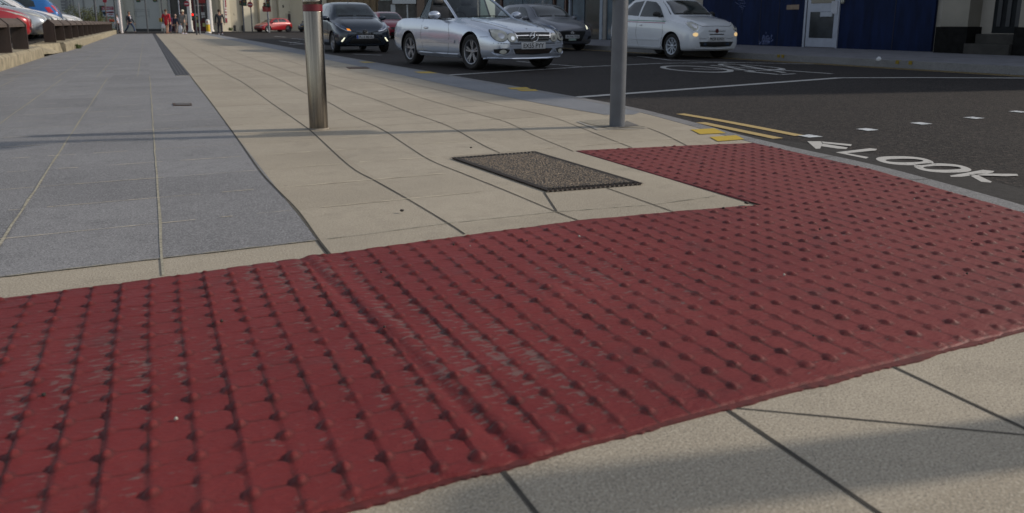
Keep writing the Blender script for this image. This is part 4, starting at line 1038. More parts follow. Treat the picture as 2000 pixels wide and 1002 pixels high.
# --- grey hatchback behind the convertible
def grey_hatch():
    st = sc(HATCH, 4.0, .87, 1.47); c = Car(st, 2.5, .80, .31, .2); P = paint('mid_grey_paint', (.17, .18, .21), .5, .3)
    t = thing('grey_hatchback', 'grey hatchback with wide dark hexagonal grille and one bright lamp, behind the silver convertible', 'car')
    c.body(P, t); c.wheels(t, M_RIM, 5, True)
    glasshouse(c, t, .85, 1.4, [([(1.30, .98), (2.2, 1.02)], [(1.62, 1.20), (1.85, 1.33), (2.18, 1.36)]), ([(2.26, 1.03), (3.15, 1.07)], [(2.25, 1.36), (2.95, 1.35), (3.1, 1.27)])], wy0=.66, wy1=.57, zc=1.025, zt=1.385)
    g_ = c.mk('grille', 'front', [(-.34, .30), (0, .29), (.34, .30)], [(-.50, .60), (0, .605), (.50, .60)], M_BLACK, t, off=.004, nx=18)
    for sg in (1, -1):
        q = lambda pts: [(sg * a, b) for a, b in pts]
        hl = c.mk('headlight', 'front', q([(.52, .60), (.68, .67), (.79, .78)]), q([(.52, .65), (.64, .76), (.77, .86)]), M_LENSD, t, off=.006)
        c.mk('lit_strip' if sg < 0 else 'lamp_strip', 'front', q([(.55, .66), (.59, .655)]), q([(.62, .765), (.66, .76)]), M_DRL if sg < 0 else M_CHROME, hl, off=.014, nx=2, ny=4)
        c.mk('fog_lamp_recess', 'front', q([(.56, .34), (.72, .38)]), q([(.60, .44), (.74, .47)]), M_BLACK, t, off=.004)
    bm = bmesh.new(); x0 = c.proj('front', 0, .55)[0].x - c.cx - .022
    tube(bm, [(x0, .075 * math.cos(a), .548 + .038 * math.sin(a)) for a in np.linspace(0, 2 * math.pi, 21)], .007, 6)
    for sg in (1, -1): tube(bm, [(x0, sg * .03 + .01, .52), (x0, sg * .03 - .01, .577)], .007, 6)
    tube(bm, [(x0, .028, .545), (x0, -.028, .552)], .006, 6); obj('badge_oval', bm, M_CHROME, g_, 60)
    hx = c.plate('EO16 TZJ', .435, t, w_=.50, h_=.105)
    bm = bmesh.new(); bx(bm, hx - .004, hx + .02, -.13, .13, .315, .378, None, .003); obj('lower_plate', bm, mat('pale_green_plate', (.33, .42, .38), .5), t)
    c.line('front_lip', 'front', [(-.62, .235), (0, .22), (.62, .235)], .04, paint('mid_grey_paint', (0, 0, 0)), t, off=.014)
    c.mirrors(1.35, 1.0, P, t)
    m = G(1128, 97.5, ROADZ); c.place(t, m + W(1.25, -.77), (-1, .06)); t.location.z = ROADZ; return t
grey_hatch()

def simple_hatch(name, label, L=3.9, Wd=.85, H=1.47, P=None, rim=M_RIM, plate=None, lens=M_LENS, group=None, grille=True, rearlamps=False):
    st = sc(HATCH, L, Wd, H); k = L / 3.46; c = Car(st, L * .655, L * .19, .30, .19)
    t = thing(name, label, 'car', group=group); c.body(P, t); c.wheels(t, rim, 5, True); hz = H / 1.46
    glasshouse(c, t, .85, 1.4, [([(1.12 * k, .98 * hz), (1.9 * k, 1.02 * hz)], [(1.40 * k, 1.22 * hz), (1.62 * k, 1.34 * hz), (1.88 * k, 1.37 * hz)]), ([(1.96 * k, 1.03 * hz), (2.8 * k, 1.06 * hz)], [(1.95 * k, 1.37 * hz), (2.62 * k, 1.35 * hz), (2.76 * k, 1.25 * hz)])], wy0=Wd * .78, wy1=Wd * .67, zc=1.015 * hz, zt=1.38 * hz)
    for sg in (1, -1):
        q = lambda pts: [(sg * a * Wd / .81, b * hz) for a, b in pts]
        hl = c.mk('headlight', 'front', q([(.44, .60), (.60, .64), (.74, .75)]), q([(.44, .66), (.58, .74), (.72, .84)]), lens, t, off=.007)
        c.mk('reflector', 'front', q([(.52, .63), (.60, .66)]), q([(.54, .70), (.62, .74)]), M_CHROME, hl, off=.012, nx=4, ny=3)
        c.mk('fog_lamp_recess', 'front', q([(.50, .32), (.64, .34)]), q([(.52, .41), (.66, .42)]), M_BLACK, t, off=.004)
        for view in ('right', 'left'): pass
        if rearlamps: c.mk('tail_lamp', 'rear', q([(.50, .84), (.68, .82)]), q([(.44, 1.10), (.56, 1.12)]), M_TAIL, t, off=.010); c.mk('tail_lamp_wrap', 'right' if sg > 0 else 'left', [(L - .35, .86 * hz), (L - .16, .86 * hz)], [(L - .46, 1.05 * hz), (L - .30, 1.05 * hz)], M_TAIL, t, off=.006)
    for view in ('right', 'left'):
        for x in (1.10 * k, 1.93 * k): c.line('door_seam', view, [(x, .93), (x + .02, .6), (x, .26)], .010, M_BLACK, t, off=.001)
    if grille: c.mk('grille', 'front', [(-.36, .52 * hz), (.36, .52 * hz)], [(-.40, .62 * hz), (.40, .62 * hz)], M_BLACK, t, off=.004); c.line('grille_bar', 'front', [(-.38, .57 * hz), (.38, .57 * hz)], .016, M_CHROME, t, off=.012)
    c.mk('lower_grille', 'front', [(-.44, .25), (0, .24), (.44, .25)], [(-.40, .37), (0, .38), (.40, .37)], M_BLACK, t, off=.004)
    if plate: c.plate(plate, .445, t)
    c.mirrors(1.15 * k, 1.0 * hz, P, t)
    return c, t
P_RED = paint('bright_red_paint', (.33, .012, .018), .1, .28); P_CRIM = paint('crimson_paint', (.30, .022, .05), .3, .3)
P_SIL = paint('light_silver_paint', (.45, .48, .52), .5, .26); P_GR = paint('graphite_paint', (.055, .065, .085), .4, .3)
P_WH = paint('white_paint', (.68, .68, .70), 0, .3); P_BLU = paint('bright_blue_paint', (.018, .12, .36), .2, .28)
c, t = simple_hatch('hatchback', 'crimson hatchback waiting behind the dark hatchback and the silver convertible', 3.95, .86, 1.47, P_CRIM, lens=M_CHROME)
pp = G(768, 76, ROADZ); c.place(t, pp + W(1.6, .1), (-1, .02)); t.location.z = ROADZ
c, t = simple_hatch('hatchback', 'small red hatchback parked against the cream wall at the end of the street', 3.35, .75, 1.28, P_RED)
c.place(t, GD(535, 60, 73), (-.55, -1)); t.location.z = .0; hv = Vector((-.62, -.78, 0)); t.rotation_euler = (0, 0, math.atan2(-hv.y, -hv.x))
# cars nosed up to the timber fence, one after another
row = [('red_hatchback', 'red hatchback with square headlamp nosed up to the near timber fence, leftmost in the row', P_RED, 3.9, 'FP06 LRX'), ('silver_hatchback', 'silver hatchback with swept headlamp, second in the parked row behind the timber fence', P_SIL, 4.1, None),
       ('grey_hatchback', 'dark graphite hatchback, third in the parked row behind the timber fence', P_GR, 4.1, None), ('white_hatchback', 'white hatchback, fourth in the parked row, over the timber fence', P_WH, 3.9, None), ('blue_hatchback', 'bright blue hatchback parked tail first with red tail lamp, fifth in the parked row', P_BLU, 4.05, None),
       ('silver_hatchback', 'silver hatchback, sixth in the parked row, in front of the bush', P_SIL, 4.1, None), ('white_hatchback', 'white hatchback by the two thin posts, seventh in the parked row', P_WH, 4.0, None), ('white_hatchback', 'white hatchback at the far end of the parked row behind the fence', P_WH, 4.0, None)]
first = {}
CARZ = .30
for i, (nm, lab, P, L, pl) in enumerate(row):
    u = 25.6 + 2.65 * i + (0 if i < 6 else 1.5 + (i - 6) * 2.0)
    loc = W(u, -3.15 - L / 2 + (.15, .34, .20, .25, .15, 0, .1, 0)[i], CARZ)
    key = (nm, L, pl)
    if key in first: c, src = first[key]; t = dup(src, loc, None, lab)
    else:
        c, t = simple_hatch(nm, lab, L, .87, 1.58 if i == 4 else 1.50, P, plate=pl, lens=M_LENS, group=None, rearlamps=i == 4); first[key] = (c, t)
    hv = W(0.10 if i < 1 else 0, -1 if i == 4 else 1); t.location = loc; t.rotation_euler = (0, 0, math.atan2(-hv.y, -hv.x)); t['group'] = 'cars parked in a row behind the timber fence'
# the tail end of a dark car in the side street by the tan wall
c, t = simple_hatch('dark_car', 'dark car just showing in the side street, left of the bollard', 3.8, .84, 1.4, P_GR)
t.location = GD(616, 57, 74); t.location.z = 0; t.rotation_euler = (0, 0, R(75))

# ------------------------------------------------------------------ car park, plinths and timber fences
bm = bmesh.new(); slab(bm, [W(5, -3.02), W(75, -3.02), W(75, -40), W(5, -40)], -.15, CARZ); struct(obj('car_park', bm, M_ASPH2))
M_CONC = mat('weathered_concrete', (.27, .235, .165), .9, noise=.35, nscale=5, bump=.35, bscale=40)
M_CONC2 = mat('shadow_side_concrete', (.17, .15, .11), .9, noise=.35, nscale=5)
M_TIM = mat('dark_brown_timber', (.034, .022, .018), .75, noise=.35, nscale=9, stretch=(1, 1, .15), bump=.2, bscale=50)
M_TIMT = mat('timber_rail', (.075, .055, .045), .8, noise=.35, nscale=12)
def plinth(u0, u1, v0, v1, z, label, nblk):
    t = thing('concrete_plinth', label, 'low wall', W(u0, v1)); o = Vector(t.location); n = int(nblk); st_ = (u1 - u0) / n
    for k in range(n):
        a, b = u0 + k * st_ + .006, u0 + (k + 1) * st_ - .006; bm = bmesh.new()
        pts = [W(a, v0), W(b, v0), W(b, v1), W(a, v1)]
        tp = [W(a, v0, z), W(b, v0, z), W(b, v1 - .05, z), W(a, v1 - .05, z)]
        vb = [bm.verts.new(p - o) for p in [Vector((p.x, p.y, -.05)) for p in pts]]; vm = [bm.verts.new(Vector((p.x, p.y, z - .05 if i > 1 else z)) - o) for i, p in enumerate(pts)]
        vt = [bm.verts.new(p - o) for p in tp[2:]]
        bm.faces.new(vb[::-1]); bm.faces.new((vm[0], vm[1], vt[0], vt[1])); bm.faces.new((vm[2], vm[3], vt[1], vt[0]))
        bm.faces.new((vb[2], vb[3], vm[3], vm[2])); bm.faces.new((vb[0], vb[1], vm[1], vm[0])); bm.faces.new((vb[1], vb[2], vm[2], vt[0], vm[1])); bm.faces.new((vb[3], vb[0], vm[0], vt[1], vm[3]))
        for v in bm.verts: v.co += Vector((random.uniform(-.008, .008), random.uniform(-.008, .008), random.uniform(-.006, .006)))
        obj('concrete_block', bm, M_CONC, t)
    return t
plinth(5.6, 22.9, -2.95, -2.42, .25, 'stained concrete plinth under the near timber fence, nearest the camera', 7)
plinth(26.4, 74, -2.95, -2.22, .27, 'long weathered concrete plinth under the far timber fence', 24)
t = thing('concrete_block_wedge', 'sloping concrete wedge at the gap in the plinth', 'low wall', W(25.8, -2.6)); o = Vector(t.location)
bm = bmesh.new(); P8 = [W(24.2, -2.95, 0), W(26.3, -2.95, 0), W(26.3, -2.30, 0), W(24.9, -2.40, 0), W(24.4, -2.95, .25), W(26.3, -2.95, .26), W(26.3, -2.35, .26), W(25.6, -2.5, .10)]
vs = [bm.verts.new(p - o) for p in P8]
for f in ((3, 2, 1, 0), (4, 5, 6, 7), (0, 1, 5, 4), (1, 2, 6, 5), (2, 3, 7, 6), (3, 0, 4, 7)): bm.faces.new([vs[i] for i in f])
obj('concrete', bm, M_CONC, t)
def fence(us, label, v=-2.62, zb=.22, zt=.80):
    t = thing('timber_fence', label, 'fence', W(us[0], v)); o = Vector(t.location); Rm = Matrix.Rotation(AZ, 4, 'Z'); pm = None
    for u in us:
        if pm is None:
            bm = bmesh.new(); hw, ht = .15, .045
            prof = [(-hw, zb), (hw, zb), (hw, zt), (0, zt + .15), (-hw, zt)]
            f0 = [bm.verts.new((x, -ht, z)) for x, z in prof]; f1 = [bm.verts.new((x, ht, z)) for x, z in prof]
            bm.faces.new(f0); bm.faces.new(f1[::-1])
            for i in range(5): bm.faces.new((f0[i], f1[i], f1[(i + 1) % 5], f0[(i + 1) % 5]))
            p = obj('post', bm, M_TIM, t); pm = p.data
        else: p = link('post', pm, None, t)
        p.location = W(u, v) - o; p.rotation_euler = (0, 0, AZ)
    bm = bmesh.new(); prof = [(-.13, zt - .05), (.13, zt - .05), (.125, zt + .005), (0, zt + .13), (-.125, zt + .005)]
    a = [bm.verts.new(W(us[0] + .06, v + x, z) - o) for x, z in prof]; b = [bm.verts.new(W(us[-1] + .3, v + x, z) - o) for x, z in prof]
    bm.faces.new(a); bm.faces.new(b[::-1])
    for i in range(5): bm.faces.new((a[i], b[i], b[(i + 1) % 5], a[(i + 1) % 5]))
    obj('top_rail', bm, M_TIMT, t); return t
fence([20.7 - 2.45 * k for k in range(6)][::-1], 'near timber fence of wide dark boards under a ridged rail, cut by the left edge')
fence([26.7 + 2.85 * k for k in range(16)], 'far timber fence of wide dark boards receding to the street end')
# weed tuft at the foot of the plinth
def tuft(loc, n, h_, label, seed=1, m=None):
    random.seed(seed); bm = bmesh.new()
    for k in range(n):
        a = random.uniform(0, 6.28); r0 = random.uniform(0, h_ * .5); b = Vector((r0 * math.cos(a), r0 * math.sin(a), 0)); tip = b + Vector((random.uniform(-.6, .6), random.uniform(-.6, .6), random.uniform(.6, 1.0))) * h_
        s = Vector((math.sin(a), -math.cos(a), 0)) * h_ * .07; md = b.lerp(tip, .5) + Vector((0, 0, h_ * .1)); v = [bm.verts.new(p) for p in (b - s, b + s, md + s, tip, md - s)]; bm.faces.new(v)
    o = obj('weed_tuft', bm, m or mat('weed_green', (.07, .10, .03), .8, noise=.5, nscale=30), recalc=False); o.location = loc; return tag(o, label, 'weed')
tuft(G(153, 95), 60, .18, 'green weed tuft growing at the foot of the plinth by the fence gap')
tuft(GD(450, 60, 75), 50, .35, 'small weed tuft at the foot of the cream wall', 2)

# ------------------------------------------------------------------ buildings
class Facade:
    def __init__(s, name, label, A, B, H, depth, m, z0=0.0, cat='building'):
        s.A = Vector((A[0], A[1], 0)); s.B = Vector((B[0], B[1], 0)); s.d = (s.B - s.A).normalized(); s.n = Vector((s.d.y, -s.d.x, 0)); s.L = (s.B - s.A).length
        s.root = thing(name, label, cat, s.A, math.atan2(s.d.y, s.d.x)); s.z0 = z0
        bm = bmesh.new(); bx(bm, 0, s.L, 0, depth, z0 - .1, H); s.wall = obj('wall', bm, m, s.root); s.H = H
    def hit(s, x, y):
        d = ray(x, y); o = Vector((0, 0, CAM_H)); t = (s.A - o).dot(s.n) / d.dot(s.n); p = o + d * t
        return (p - s.A).dot(s.d), p.z
    def box(s, s0, s1, z0, z1, out, m, name, parent=None, inn=.05, bev=0.0):
        bm = bmesh.new(); bx(bm, s0, s1, -out, inn, z0, z1, None, bev); return obj(name, bm, m, parent or s.root)
    def pbox(s, x0, y0, x1, y1, out, m, name, parent=None, toground=False, totop=None):
        ym = (y0 + y1) / 2; a = s.hit(x0, ym)[0]; b = s.hit(x1, ym)[0]; xm = (x0 + x1) / 2; zt = s.hit(xm, y0)[1]; zb = s.hit(xm, y1)[1]
        if toground: zb = s.z0
        if totop: zt = totop
        return s.box(min(a, b), max(a, b), zb, zt, out, m, name, parent)
def windows(F, cols, rows, w_, h_, m=None):
    for s0 in cols:
        for z in rows:
            fr = F.box(s0 - w_ / 2 - .07, s0 + w_ / 2 + .07, z - .07, z + h_ + .07, .05, mat('window_frame', (.45, .45, .43), .5), 'window')
            F.box(s0 - w_ / 2, s0 + w_ / 2, z, z + h_, .062, M_SHOPG, 'pane', fr); F.box(s0 - .03, s0 + .03, z, z + h_, .08, mat('window_frame', (0, 0, 0)), 'glazing_bar', fr)
            F.box(s0 - w_ / 2 - .15, s0 + w_ / 2 + .15, z - .16, z - .075, .14, mat('stone_sill', (.35, .33, .29), .8), 'sill', fr)
M_HOARD = mat('navy_hoarding', (.0036, .0110, .044), .7, spec=.15, noise=.35, nscale=2.5, stretch=(2.5, 2.5, .5))
M_BRICK = mat('upper_wall_render', (.30, .28, .25), .85, noise=.15, nscale=2)
pA = G(2000, 107, .12); vF = 18.0
A = W(26.8, vF); B = W(4.3, vF)      # runs from far to near so that the outside faces the street
hb = Facade('hoarded_building', 'building boarded with navy blue hoarding and a white framed door', A, B, 7.9, 10, M_BRICK, .12)
def S(u): return 26.8 - u
zt = 2.9
us = {k: S(0) for k in ()}
d0 = hb.hit(1574, 60)[0]; d1 = hb.hit(1640, 60)[0]; p0_, p1_ = hb.hit(1835, 60)[0], hb.hit(1895, 60)[0]
x_l = hb.hit(1374, 50)[0]
hl_ = hb.box(max(x_l, 0.02), d0, .12, zt, .08, M_HOARD, 'hoarding'); hr_ = hb.box(d1, p0_ - .12, .12, zt, .08, M_HOARD, 'hoarding')
for x in (1488, 1524, 1750):
    s_ = hb.hit(x, 50)[0]; hb.box(s_ - .012, s_ + .012, .13, zt - .02, .086, mat('board_gap', (.004, .006, .02), .8), 'board_gap', hl_ if x < 1574 else hr_)
hb.box(0.02, p0_ - .12, zt, zt + .7, .14, mat('shop_fascia', (.02, .03, .08), .5, noise=.2), 'fascia')
M_DFR = mat('door_frame_grey', (.30, .33, .40), .4, noise=.08)
dr = hb.box(d0 + .10, d1 - .03, .14, 2.6, .10, M_DFR, 'door')
hb.box(d0, d0 + .07, .12, 2.7, .12, M_DFR, 'door_jamb'); hb.box(d1 - .02, d1 + .03, .12, 2.7, .12, M_DFR, 'door_jamb'); hb.box(d0 + .07, d0 + .10, .12, 2.7, .095, M_BLACK, 'door_gap')
gl0, gl1 = d0 + .10 + .13, d1 - .03 - .13
zmid = hb.hit(1600, 15)[1]
hb.box(gl0, gl1, .14 + .26, zmid - .12, .108, mat('dark_door_glass', (.035, .04, .045), .15, coat=.5, noise=.5, nscale=2), 'door_pane', dr)
hb.box(gl0, gl1, zmid + .12, 2.5, .108, mat('dark_door_glass', (0, 0, 0)), 'door_pane', dr)
hb.box(gl1 - .10, gl1 + .12, zmid - .18, zmid + .17, .125, mat('letter_box_grey', (.36, .38, .44), .4), 'letter_plate', dr)
hb.box(gl0 + (gl1 - gl0) * .45, gl1 - .05, zmid - .26, zmid - .13, .13, mat('paper_notice', (.33, .36, .42), .6), 'notice', dr)
hb.pbox(1541, 9.5, 1565, 18.5, .095, mat('brass_letterbox', (.20, .14, .10), .5, noise=.2), 'letterbox', hl_)
s_, z_ = hb.hit(1650.5, 3); bm = bmesh.new(); lathe(bm, [(.0001, -.13), (.035, -.13), (.04, -.12), (.065, -.115), (.07, -.10), (.07, -.07)], 24, 'y', (s_, 0, z_)); obj('round_lock', bm, mat('lock_metal', (.22, .22, .20), .4, metal=.6), hr_, 40)
# chalky scribbles on the hoarding
M_CHALK = mat('pale_scribble', (.085, .11, .22), .8, noise=.5, nscale=20)
bm = bmesh.new()
for pts in ([(1446, 0), (1458, 2), (1460, 7), (1450, 6), (1449, 10), (1460, 13), (1452, 18)], [(1448, 12), (1456, 16), (1454, 24)], [(1440, 4), (1447, 9)]):
    P = [hb.hit(*p) for p in pts]
    tube(bm, [Vector((a, -.088, z)) for a, z in P], .008, 5)
obj('scribble', bm, M_CHALK, hl_)
bm = bmesh.new(); random.seed(4)
for k in range(90):
    x = random.gauss(1499, 6); y = random.gauss(80, 5.5); a, z = hb.hit(x, min(y, 87)); 
    bx(bm, a - .015, a + .015 + random.random() * .02, -.0835, -.07, max(z, .14), max(z, .14) + random.uniform(.02, .06))
obj('chalky_stain', bm, M_CHALK, hl_)
# tiled stone pier, plinth, recessed dark doorway with steps
M_FAI = mat('faience_tile', (.20, .185, .155), .45, noise=.14, nscale=1.5); M_DGR = mat('dark_granite_base', (.008, .008, .008), .8, spec=.1, noise=.4, nscale=8)
def pier(x0, x1, deep):
    a, b = hb.hit(x0, 55)[0], hb.hit(x1, 55)[0]; zbs = .12 + .62
    hb.box(a - .06, b + .05, .12, zbs, .52, M_DGR, 'pier_base'); r0 = zbs
    for j in range(4):
        hgt = (.72, .62, .9, .9)[j]; n = (1, 3, 1, 1)[j]
        for k in range(n):
            w_ = (b - a) / n
            hb.box(a + k * w_ + .006, a + (k + 1) * w_ - .006, r0 + .008, r0 + hgt - .008, .45, M_FAI, 'tile_course')
        r0 += hgt
    hb.box(a + .01, b - .01, zbs, r0, .435, M_JOINT, 'tile_bed')
    return a, b
a1, b1 = pier(1860, 1914, 0)
g_ = hb.box(a1 - .10, a1 - .02, .14, 3.2, .30, mat('dark_green_pipe', (.012, .035, .018), .5), 'downpipe')
a2 = hb.hit(2010, 55)[0]
hb.box(b1 + .02, a2 - .02, .12, 3.0, -.25, mat('dark_doorway_panel', (.020, .023, .027), .5, noise=.3, nscale=3), 'doorway_panel', inn=.3) if False else None
dd = hb.box(b1 + .3, a2 - .05, .60, 3.0, .012, mat('dark_doorway_panel', (.012, .014, .016), .7, spec=.15, noise=.3, nscale=3), 'doorway_panel')
for k in range(3):
    w_ = (a2 - b1 - .5) / 3; hb.box(b1 + .40 + k * w_, b1 + .40 + (k + 1) * w_ - .12, .75, 2.8, .035, mat('dark_door_leaf', (.013, .016, .022), .45, noise=.2), 'door_leaf', dd)
hb.box(b1 + .08, a2, .12, .36, .62, mat('dark_stone_step', (.030, .028, .025), .8, noise=.35, nscale=6), 'step'); hb.box(b1 + .12, a2, .362, .58, .30, mat('dark_stone_step', (0, 0, 0)), 'step')
a3 = a2; pierw = b1 - a1
hb.box(a3, a3 + pierw, .12, .74, .52, M_DGR, 'pier_base'); hb.box(a3 + .04, a3 + pierw - .03, .742, 3.9, .45, M_FAI, 'pier_shaft')
hb.box(a3 + pierw + .3, hb.L - .1, .12, 3.0, .06, M_SHOPG, 'shop_window')
windows(hb, [2.5 + 3.6 * k for k in range(6)], [4.6], 1.5, 1.9)
bm = bmesh.new(); bx(bm, -.1, hb.L + .1, -.35, .1, 7.65, 7.88); obj('cornice', bm, mat('stone_sill', (0, 0, 0)), hb.root)
ls = Facade('low_shop', 'single storey rendered shop beyond the right edge of the view', W(4.2, 18.05), W(-14, 18.05), 3.0, 8, mat('low_shop_render', (.26, .25, .23), .85, noise=.15), .12)
ls.box(1, 7, .5, 2.4, .04, M_SHOPG, 'shop_window'); ls.box(9, 15, .5, 2.4, .04, M_SHOPG, 'shop_window'); ls.box(-.0, 18.1, 2.45, 2.9, .12, mat('blue_grey_fascia', (.10, .12, .15), .5), 'fascia')
# glass fronted shops beyond it
gs = Facade('glass_fronted_shop', 'glass fronted shop with brown posts and blue panes behind the grey hatchback', W(41, 18.06), W(26.9, 18.06), 8.6, 10, mat('shop_upper', (.23, .24, .26), .8, noise=.1), .12)
M_PANEB = mat('blue_pane', (.055, .085, .115), .12, coat=.8, noise=.5, nscale=1.2); M_BRPOST = mat('brown_post', (.055, .022, .014), .5, noise=.2)
L_ = gs.L; gs.box(.05, L_ - .05, .12, 3.0, .03, mat('shop_recess', (.02, .022, .025), .6), 'recess')
for x0, x1, m in ((985, 1022, M_PANEB), (1024, 1080, M_PANEB), (1090, 1103, M_PANEB), (1121, 1143, M_PANEB), (1146, 1174, mat('dark_tiled_panel', (.012, .015, .016), .3, coat=.6, noise=.3, nscale=5)), (1187, 1240, M_PANEB), (1245, 1372, mat('dark_tiled_panel', (0, 0, 0)))):
    a, b = gs.hit(x0, 35)[0], gs.hit(x1, 35)[0]; a = max(a, .06); b = min(b, L_ - .06)
    if b > a: gs.box(a, b, .14, 2.7, .06, m, 'shop_pane')
for x, w_, m in ((1085, .12, M_BRPOST), (1108, .16, M_BRPOST), (1116, .12, mat('pale_blue_post', (.22, .26, .32), .5)), (1178, .22, mat('pale_blue_post', (0, 0, 0))), (1185, .25, mat('grey_stone_post', (.20, .19, .18), .8)), (982, .2, M_BRPOST)):
    a = gs.hit(x, 35)[0]
    if .2 < a < L_ - .2: gs.box(a - w_ / 2, a + w_ / 2, .13, 3.0, .12, m, 'shopfront_post')
gs.box(.02, L_ - .02, 3.0, 3.7, .15, mat('blue_grey_fascia', (.10, .12, .15), .5), 'fascia')
windows(gs, [2.0, 5.4, 8.8, 12.2], [4.7], 1.5, 2.1)

# end of the street
wh = Facade('white_hall', 'pale grey painted hall wall with a ghosted doorway outline at the street end', (-88, 76.5), (-33.2, 76.5), 9.5, 10, mat('pale_grey_render', (.40, .42, .41), .85, noise=.07, nscale=.6))
M_GHOST = mat('ghost_outline', (.27, .29, .29), .9); M_DARKB = mat('dark_wall_foot', (.05, .05, .05), .9)
wh.box(0, wh.L, 0, .28, .04, M_DARKB, 'wall_foot')
def wl(x0, y0, x1, y1, o_=.03, m=M_GHOST, n='outline'): return wh.pbox(x0, y0, x1, y1, o_, m, n)
wl(261, 18, 293, 18.8); wl(261, 21.6, 293, 22.4); wl(261, 18, 262, 22); wl(266, 22.5, 267, 33); wl(272, 30.5, 289, 31.3); wl(290.5, 22, 291.3, 33); wl(267, 32.4, 273, 33.2)
wh.pbox(238, -30, 244, 64, .35, mat('hall_pilaster', (.42, .42, .37), .85, noise=.06), 'pilaster', toground=True); wh.pbox(244, -30, 262, 64, .12, mat('hall_pilaster', (0, 0, 0)), 'pilaster', toground=True)
wh.pbox(313, -30, 328, 64, .20, mat('hall_pilaster', (0, 0, 0)), 'pilaster', toground=True)
for x in (131, 143, 163): wh.pbox(x, -20, x + 1.2, 40, .12, mat('thin_pipe_grey', (.22, .23, .24), .6), 'downpipe')
for x0, x1 in ((118, 128), (134, 137)):
    fr = wh.pbox(x0, -30, x1, 22, .03, mat('hall_window', (.16, .17, .18), .4), 'window')
    for y in range(-24, 20, 6): wh.pbox(x0, y, x1, y + 1.2, .06, mat('hall_window_bar', (.38, .40, .40), .6), 'window_bar', fr)
wh.pbox(196, 11, 205, 34, .10, mat('dark_notice', (.022, .026, .03), .6), 'dark_panel')
sgn = thing('notice_board', 'red and white notice board with lettering on the hall wall', 'notice board', (0, 0, 0))
s0, z0 = wh.hit(195 + 6, 33); s1, z1 = wh.hit(224, 13)
sgn.location = wh.A + wh.d * ((s0 + s1) / 2) - Vector((0, .16, 0)); W2 = (s1 - s0) / 2 - .05
bm = bmesh.new(); bx(bm, -W2, W2, 0, .06, z0, z1); obj('board', bm, mat('notice_white', (.44, .46, .52), .6), sgn)
bm = bmesh.new(); bx(bm, -W2, W2, -.01, -.001, z1 - .30, z1); hd_ = obj('header', bm, mat('notice_red', (.24, .02, .04), .6), sgn)
Mt = Matrix(((1, 0, 0, 0), (0, 0, -1, -.012), (0, 1, 0, z1 - .15), (0, 0, 0, 1)))
bm = bmesh.new(); textmesh(bm, 'A.SMARTY', .17, Mt, W2 * 1.7); obj('lettering', bm, mat('notice_white', (0, 0, 0)), hd_, recalc=False)
bm = bmesh.new(); bx(bm, -W2, W2, -.01, -.001, (z0 + z1) / 2 - .12, (z0 + z1) / 2 - .02); bx(bm, .05, W2 - .05, -.01, -.001, z1 - .58, z1 - .46); bx(bm, .05, W2 - .1, -.01, -.001, z0 + .2, z0 + .28); obj('red_rows', bm, mat('notice_red', (0, 0, 0)), sgn)
bm = bmesh.new(); bx(bm, -W2 + .03, -.1, -.01, -.001, z1 - .75, z1 - .38); bx(bm, -W2 + .1, -.2, -.01, -.001, z0 + .1, z0 + .35); obj('blue_picture', bm, mat('notice_blue', (.16, .24, .36), .6), sgn)

rs = Facade('red_shop', 'dark red shopfront with white columns at the street end', (-33.0, 76.4), (-28.6, 77.6), 9.5, 8, mat('dark_red_joinery', (.085, .012, .016), .6, noise=.2))
M_COLM = mat('white_column', (.62, .60, .58), .6, noise=.06)
for x0, x1, y0 in ((334, 349, 5), (352, 366, 5), (380, 392, 12), (396, 405, 12)):
    rs.pbox(x0, y0 - 40, x1, 40 if x0 > 375 else 50, .03, mat('dark_shop_glass', (.035, .035, .035), .3, noise=.7, nscale=1.4), 'window_pane')
rs.pbox(381, 10, 401, 11.4, .06, mat('shop_trim', (.40, .30, .28), .6), 'transom')
sg_ = rs.pbox(387, -8, 401, 6, .08, mat('shop_sign_red', (.30, .03, .03), .6), 'shop_sign')
for x0, y0, x1, y1, m in ((393, 24, 400, 30, (.5, .5, .5)), (394, 31, 397, 35, (.5, .5, .52)), (398, 31, 401, 34, (.5, .5, .5)), (382, 27, 386, 31, (.5, .5, .5)), (396, 45, 401, 52, (.42, .45, .2)), (383, 45, 388, 52, (.42, .45, .2)), (382, 33, 386, 38, (.45, .38, .12))):
    rs.pbox(x0, y0, x1, y1, .06, mat('poster%d' % int(m[2] * 100), m, .7), 'poster')
def column(x, w_, label, y1=59.5):
    D = 74.6; p = GD(x, y1, D); r_ = w_ / 2 * D / 1531
    bm = bmesh.new(); lathe(bm, [(r_ * 1.35, 0), (r_ * 1.35, .12), (r_ * 1.15, .2), (r_, .3), (r_ * .92, 5.5), (r_ * 1.1, 5.6), (r_ * 1.3, 5.8)], 28)
    o = obj('column', bm, M_COLM, None, 40); o.location = (p.x, p.y, 0); return tag(o, label, 'column', 'white columns of the red shopfront')
column(373, 8.5, 'white round column of the red shopfront, behind the red pedestrian signal'); column(412.5, 9, 'white round column between the yellow bollard and the cream wall')
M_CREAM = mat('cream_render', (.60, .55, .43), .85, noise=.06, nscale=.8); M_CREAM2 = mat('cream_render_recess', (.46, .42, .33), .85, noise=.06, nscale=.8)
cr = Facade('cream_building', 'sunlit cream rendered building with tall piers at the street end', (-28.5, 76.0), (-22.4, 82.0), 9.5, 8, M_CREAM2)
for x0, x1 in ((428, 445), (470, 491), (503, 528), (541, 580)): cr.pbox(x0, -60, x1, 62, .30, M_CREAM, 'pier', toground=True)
for x0, x1 in ((456, 460.5), (472, 475.5)): cr.pbox(x0, 49.5, x1, 60.5, .02 if x0 < 470 else .32, M_DARKB, 'vent_opening')
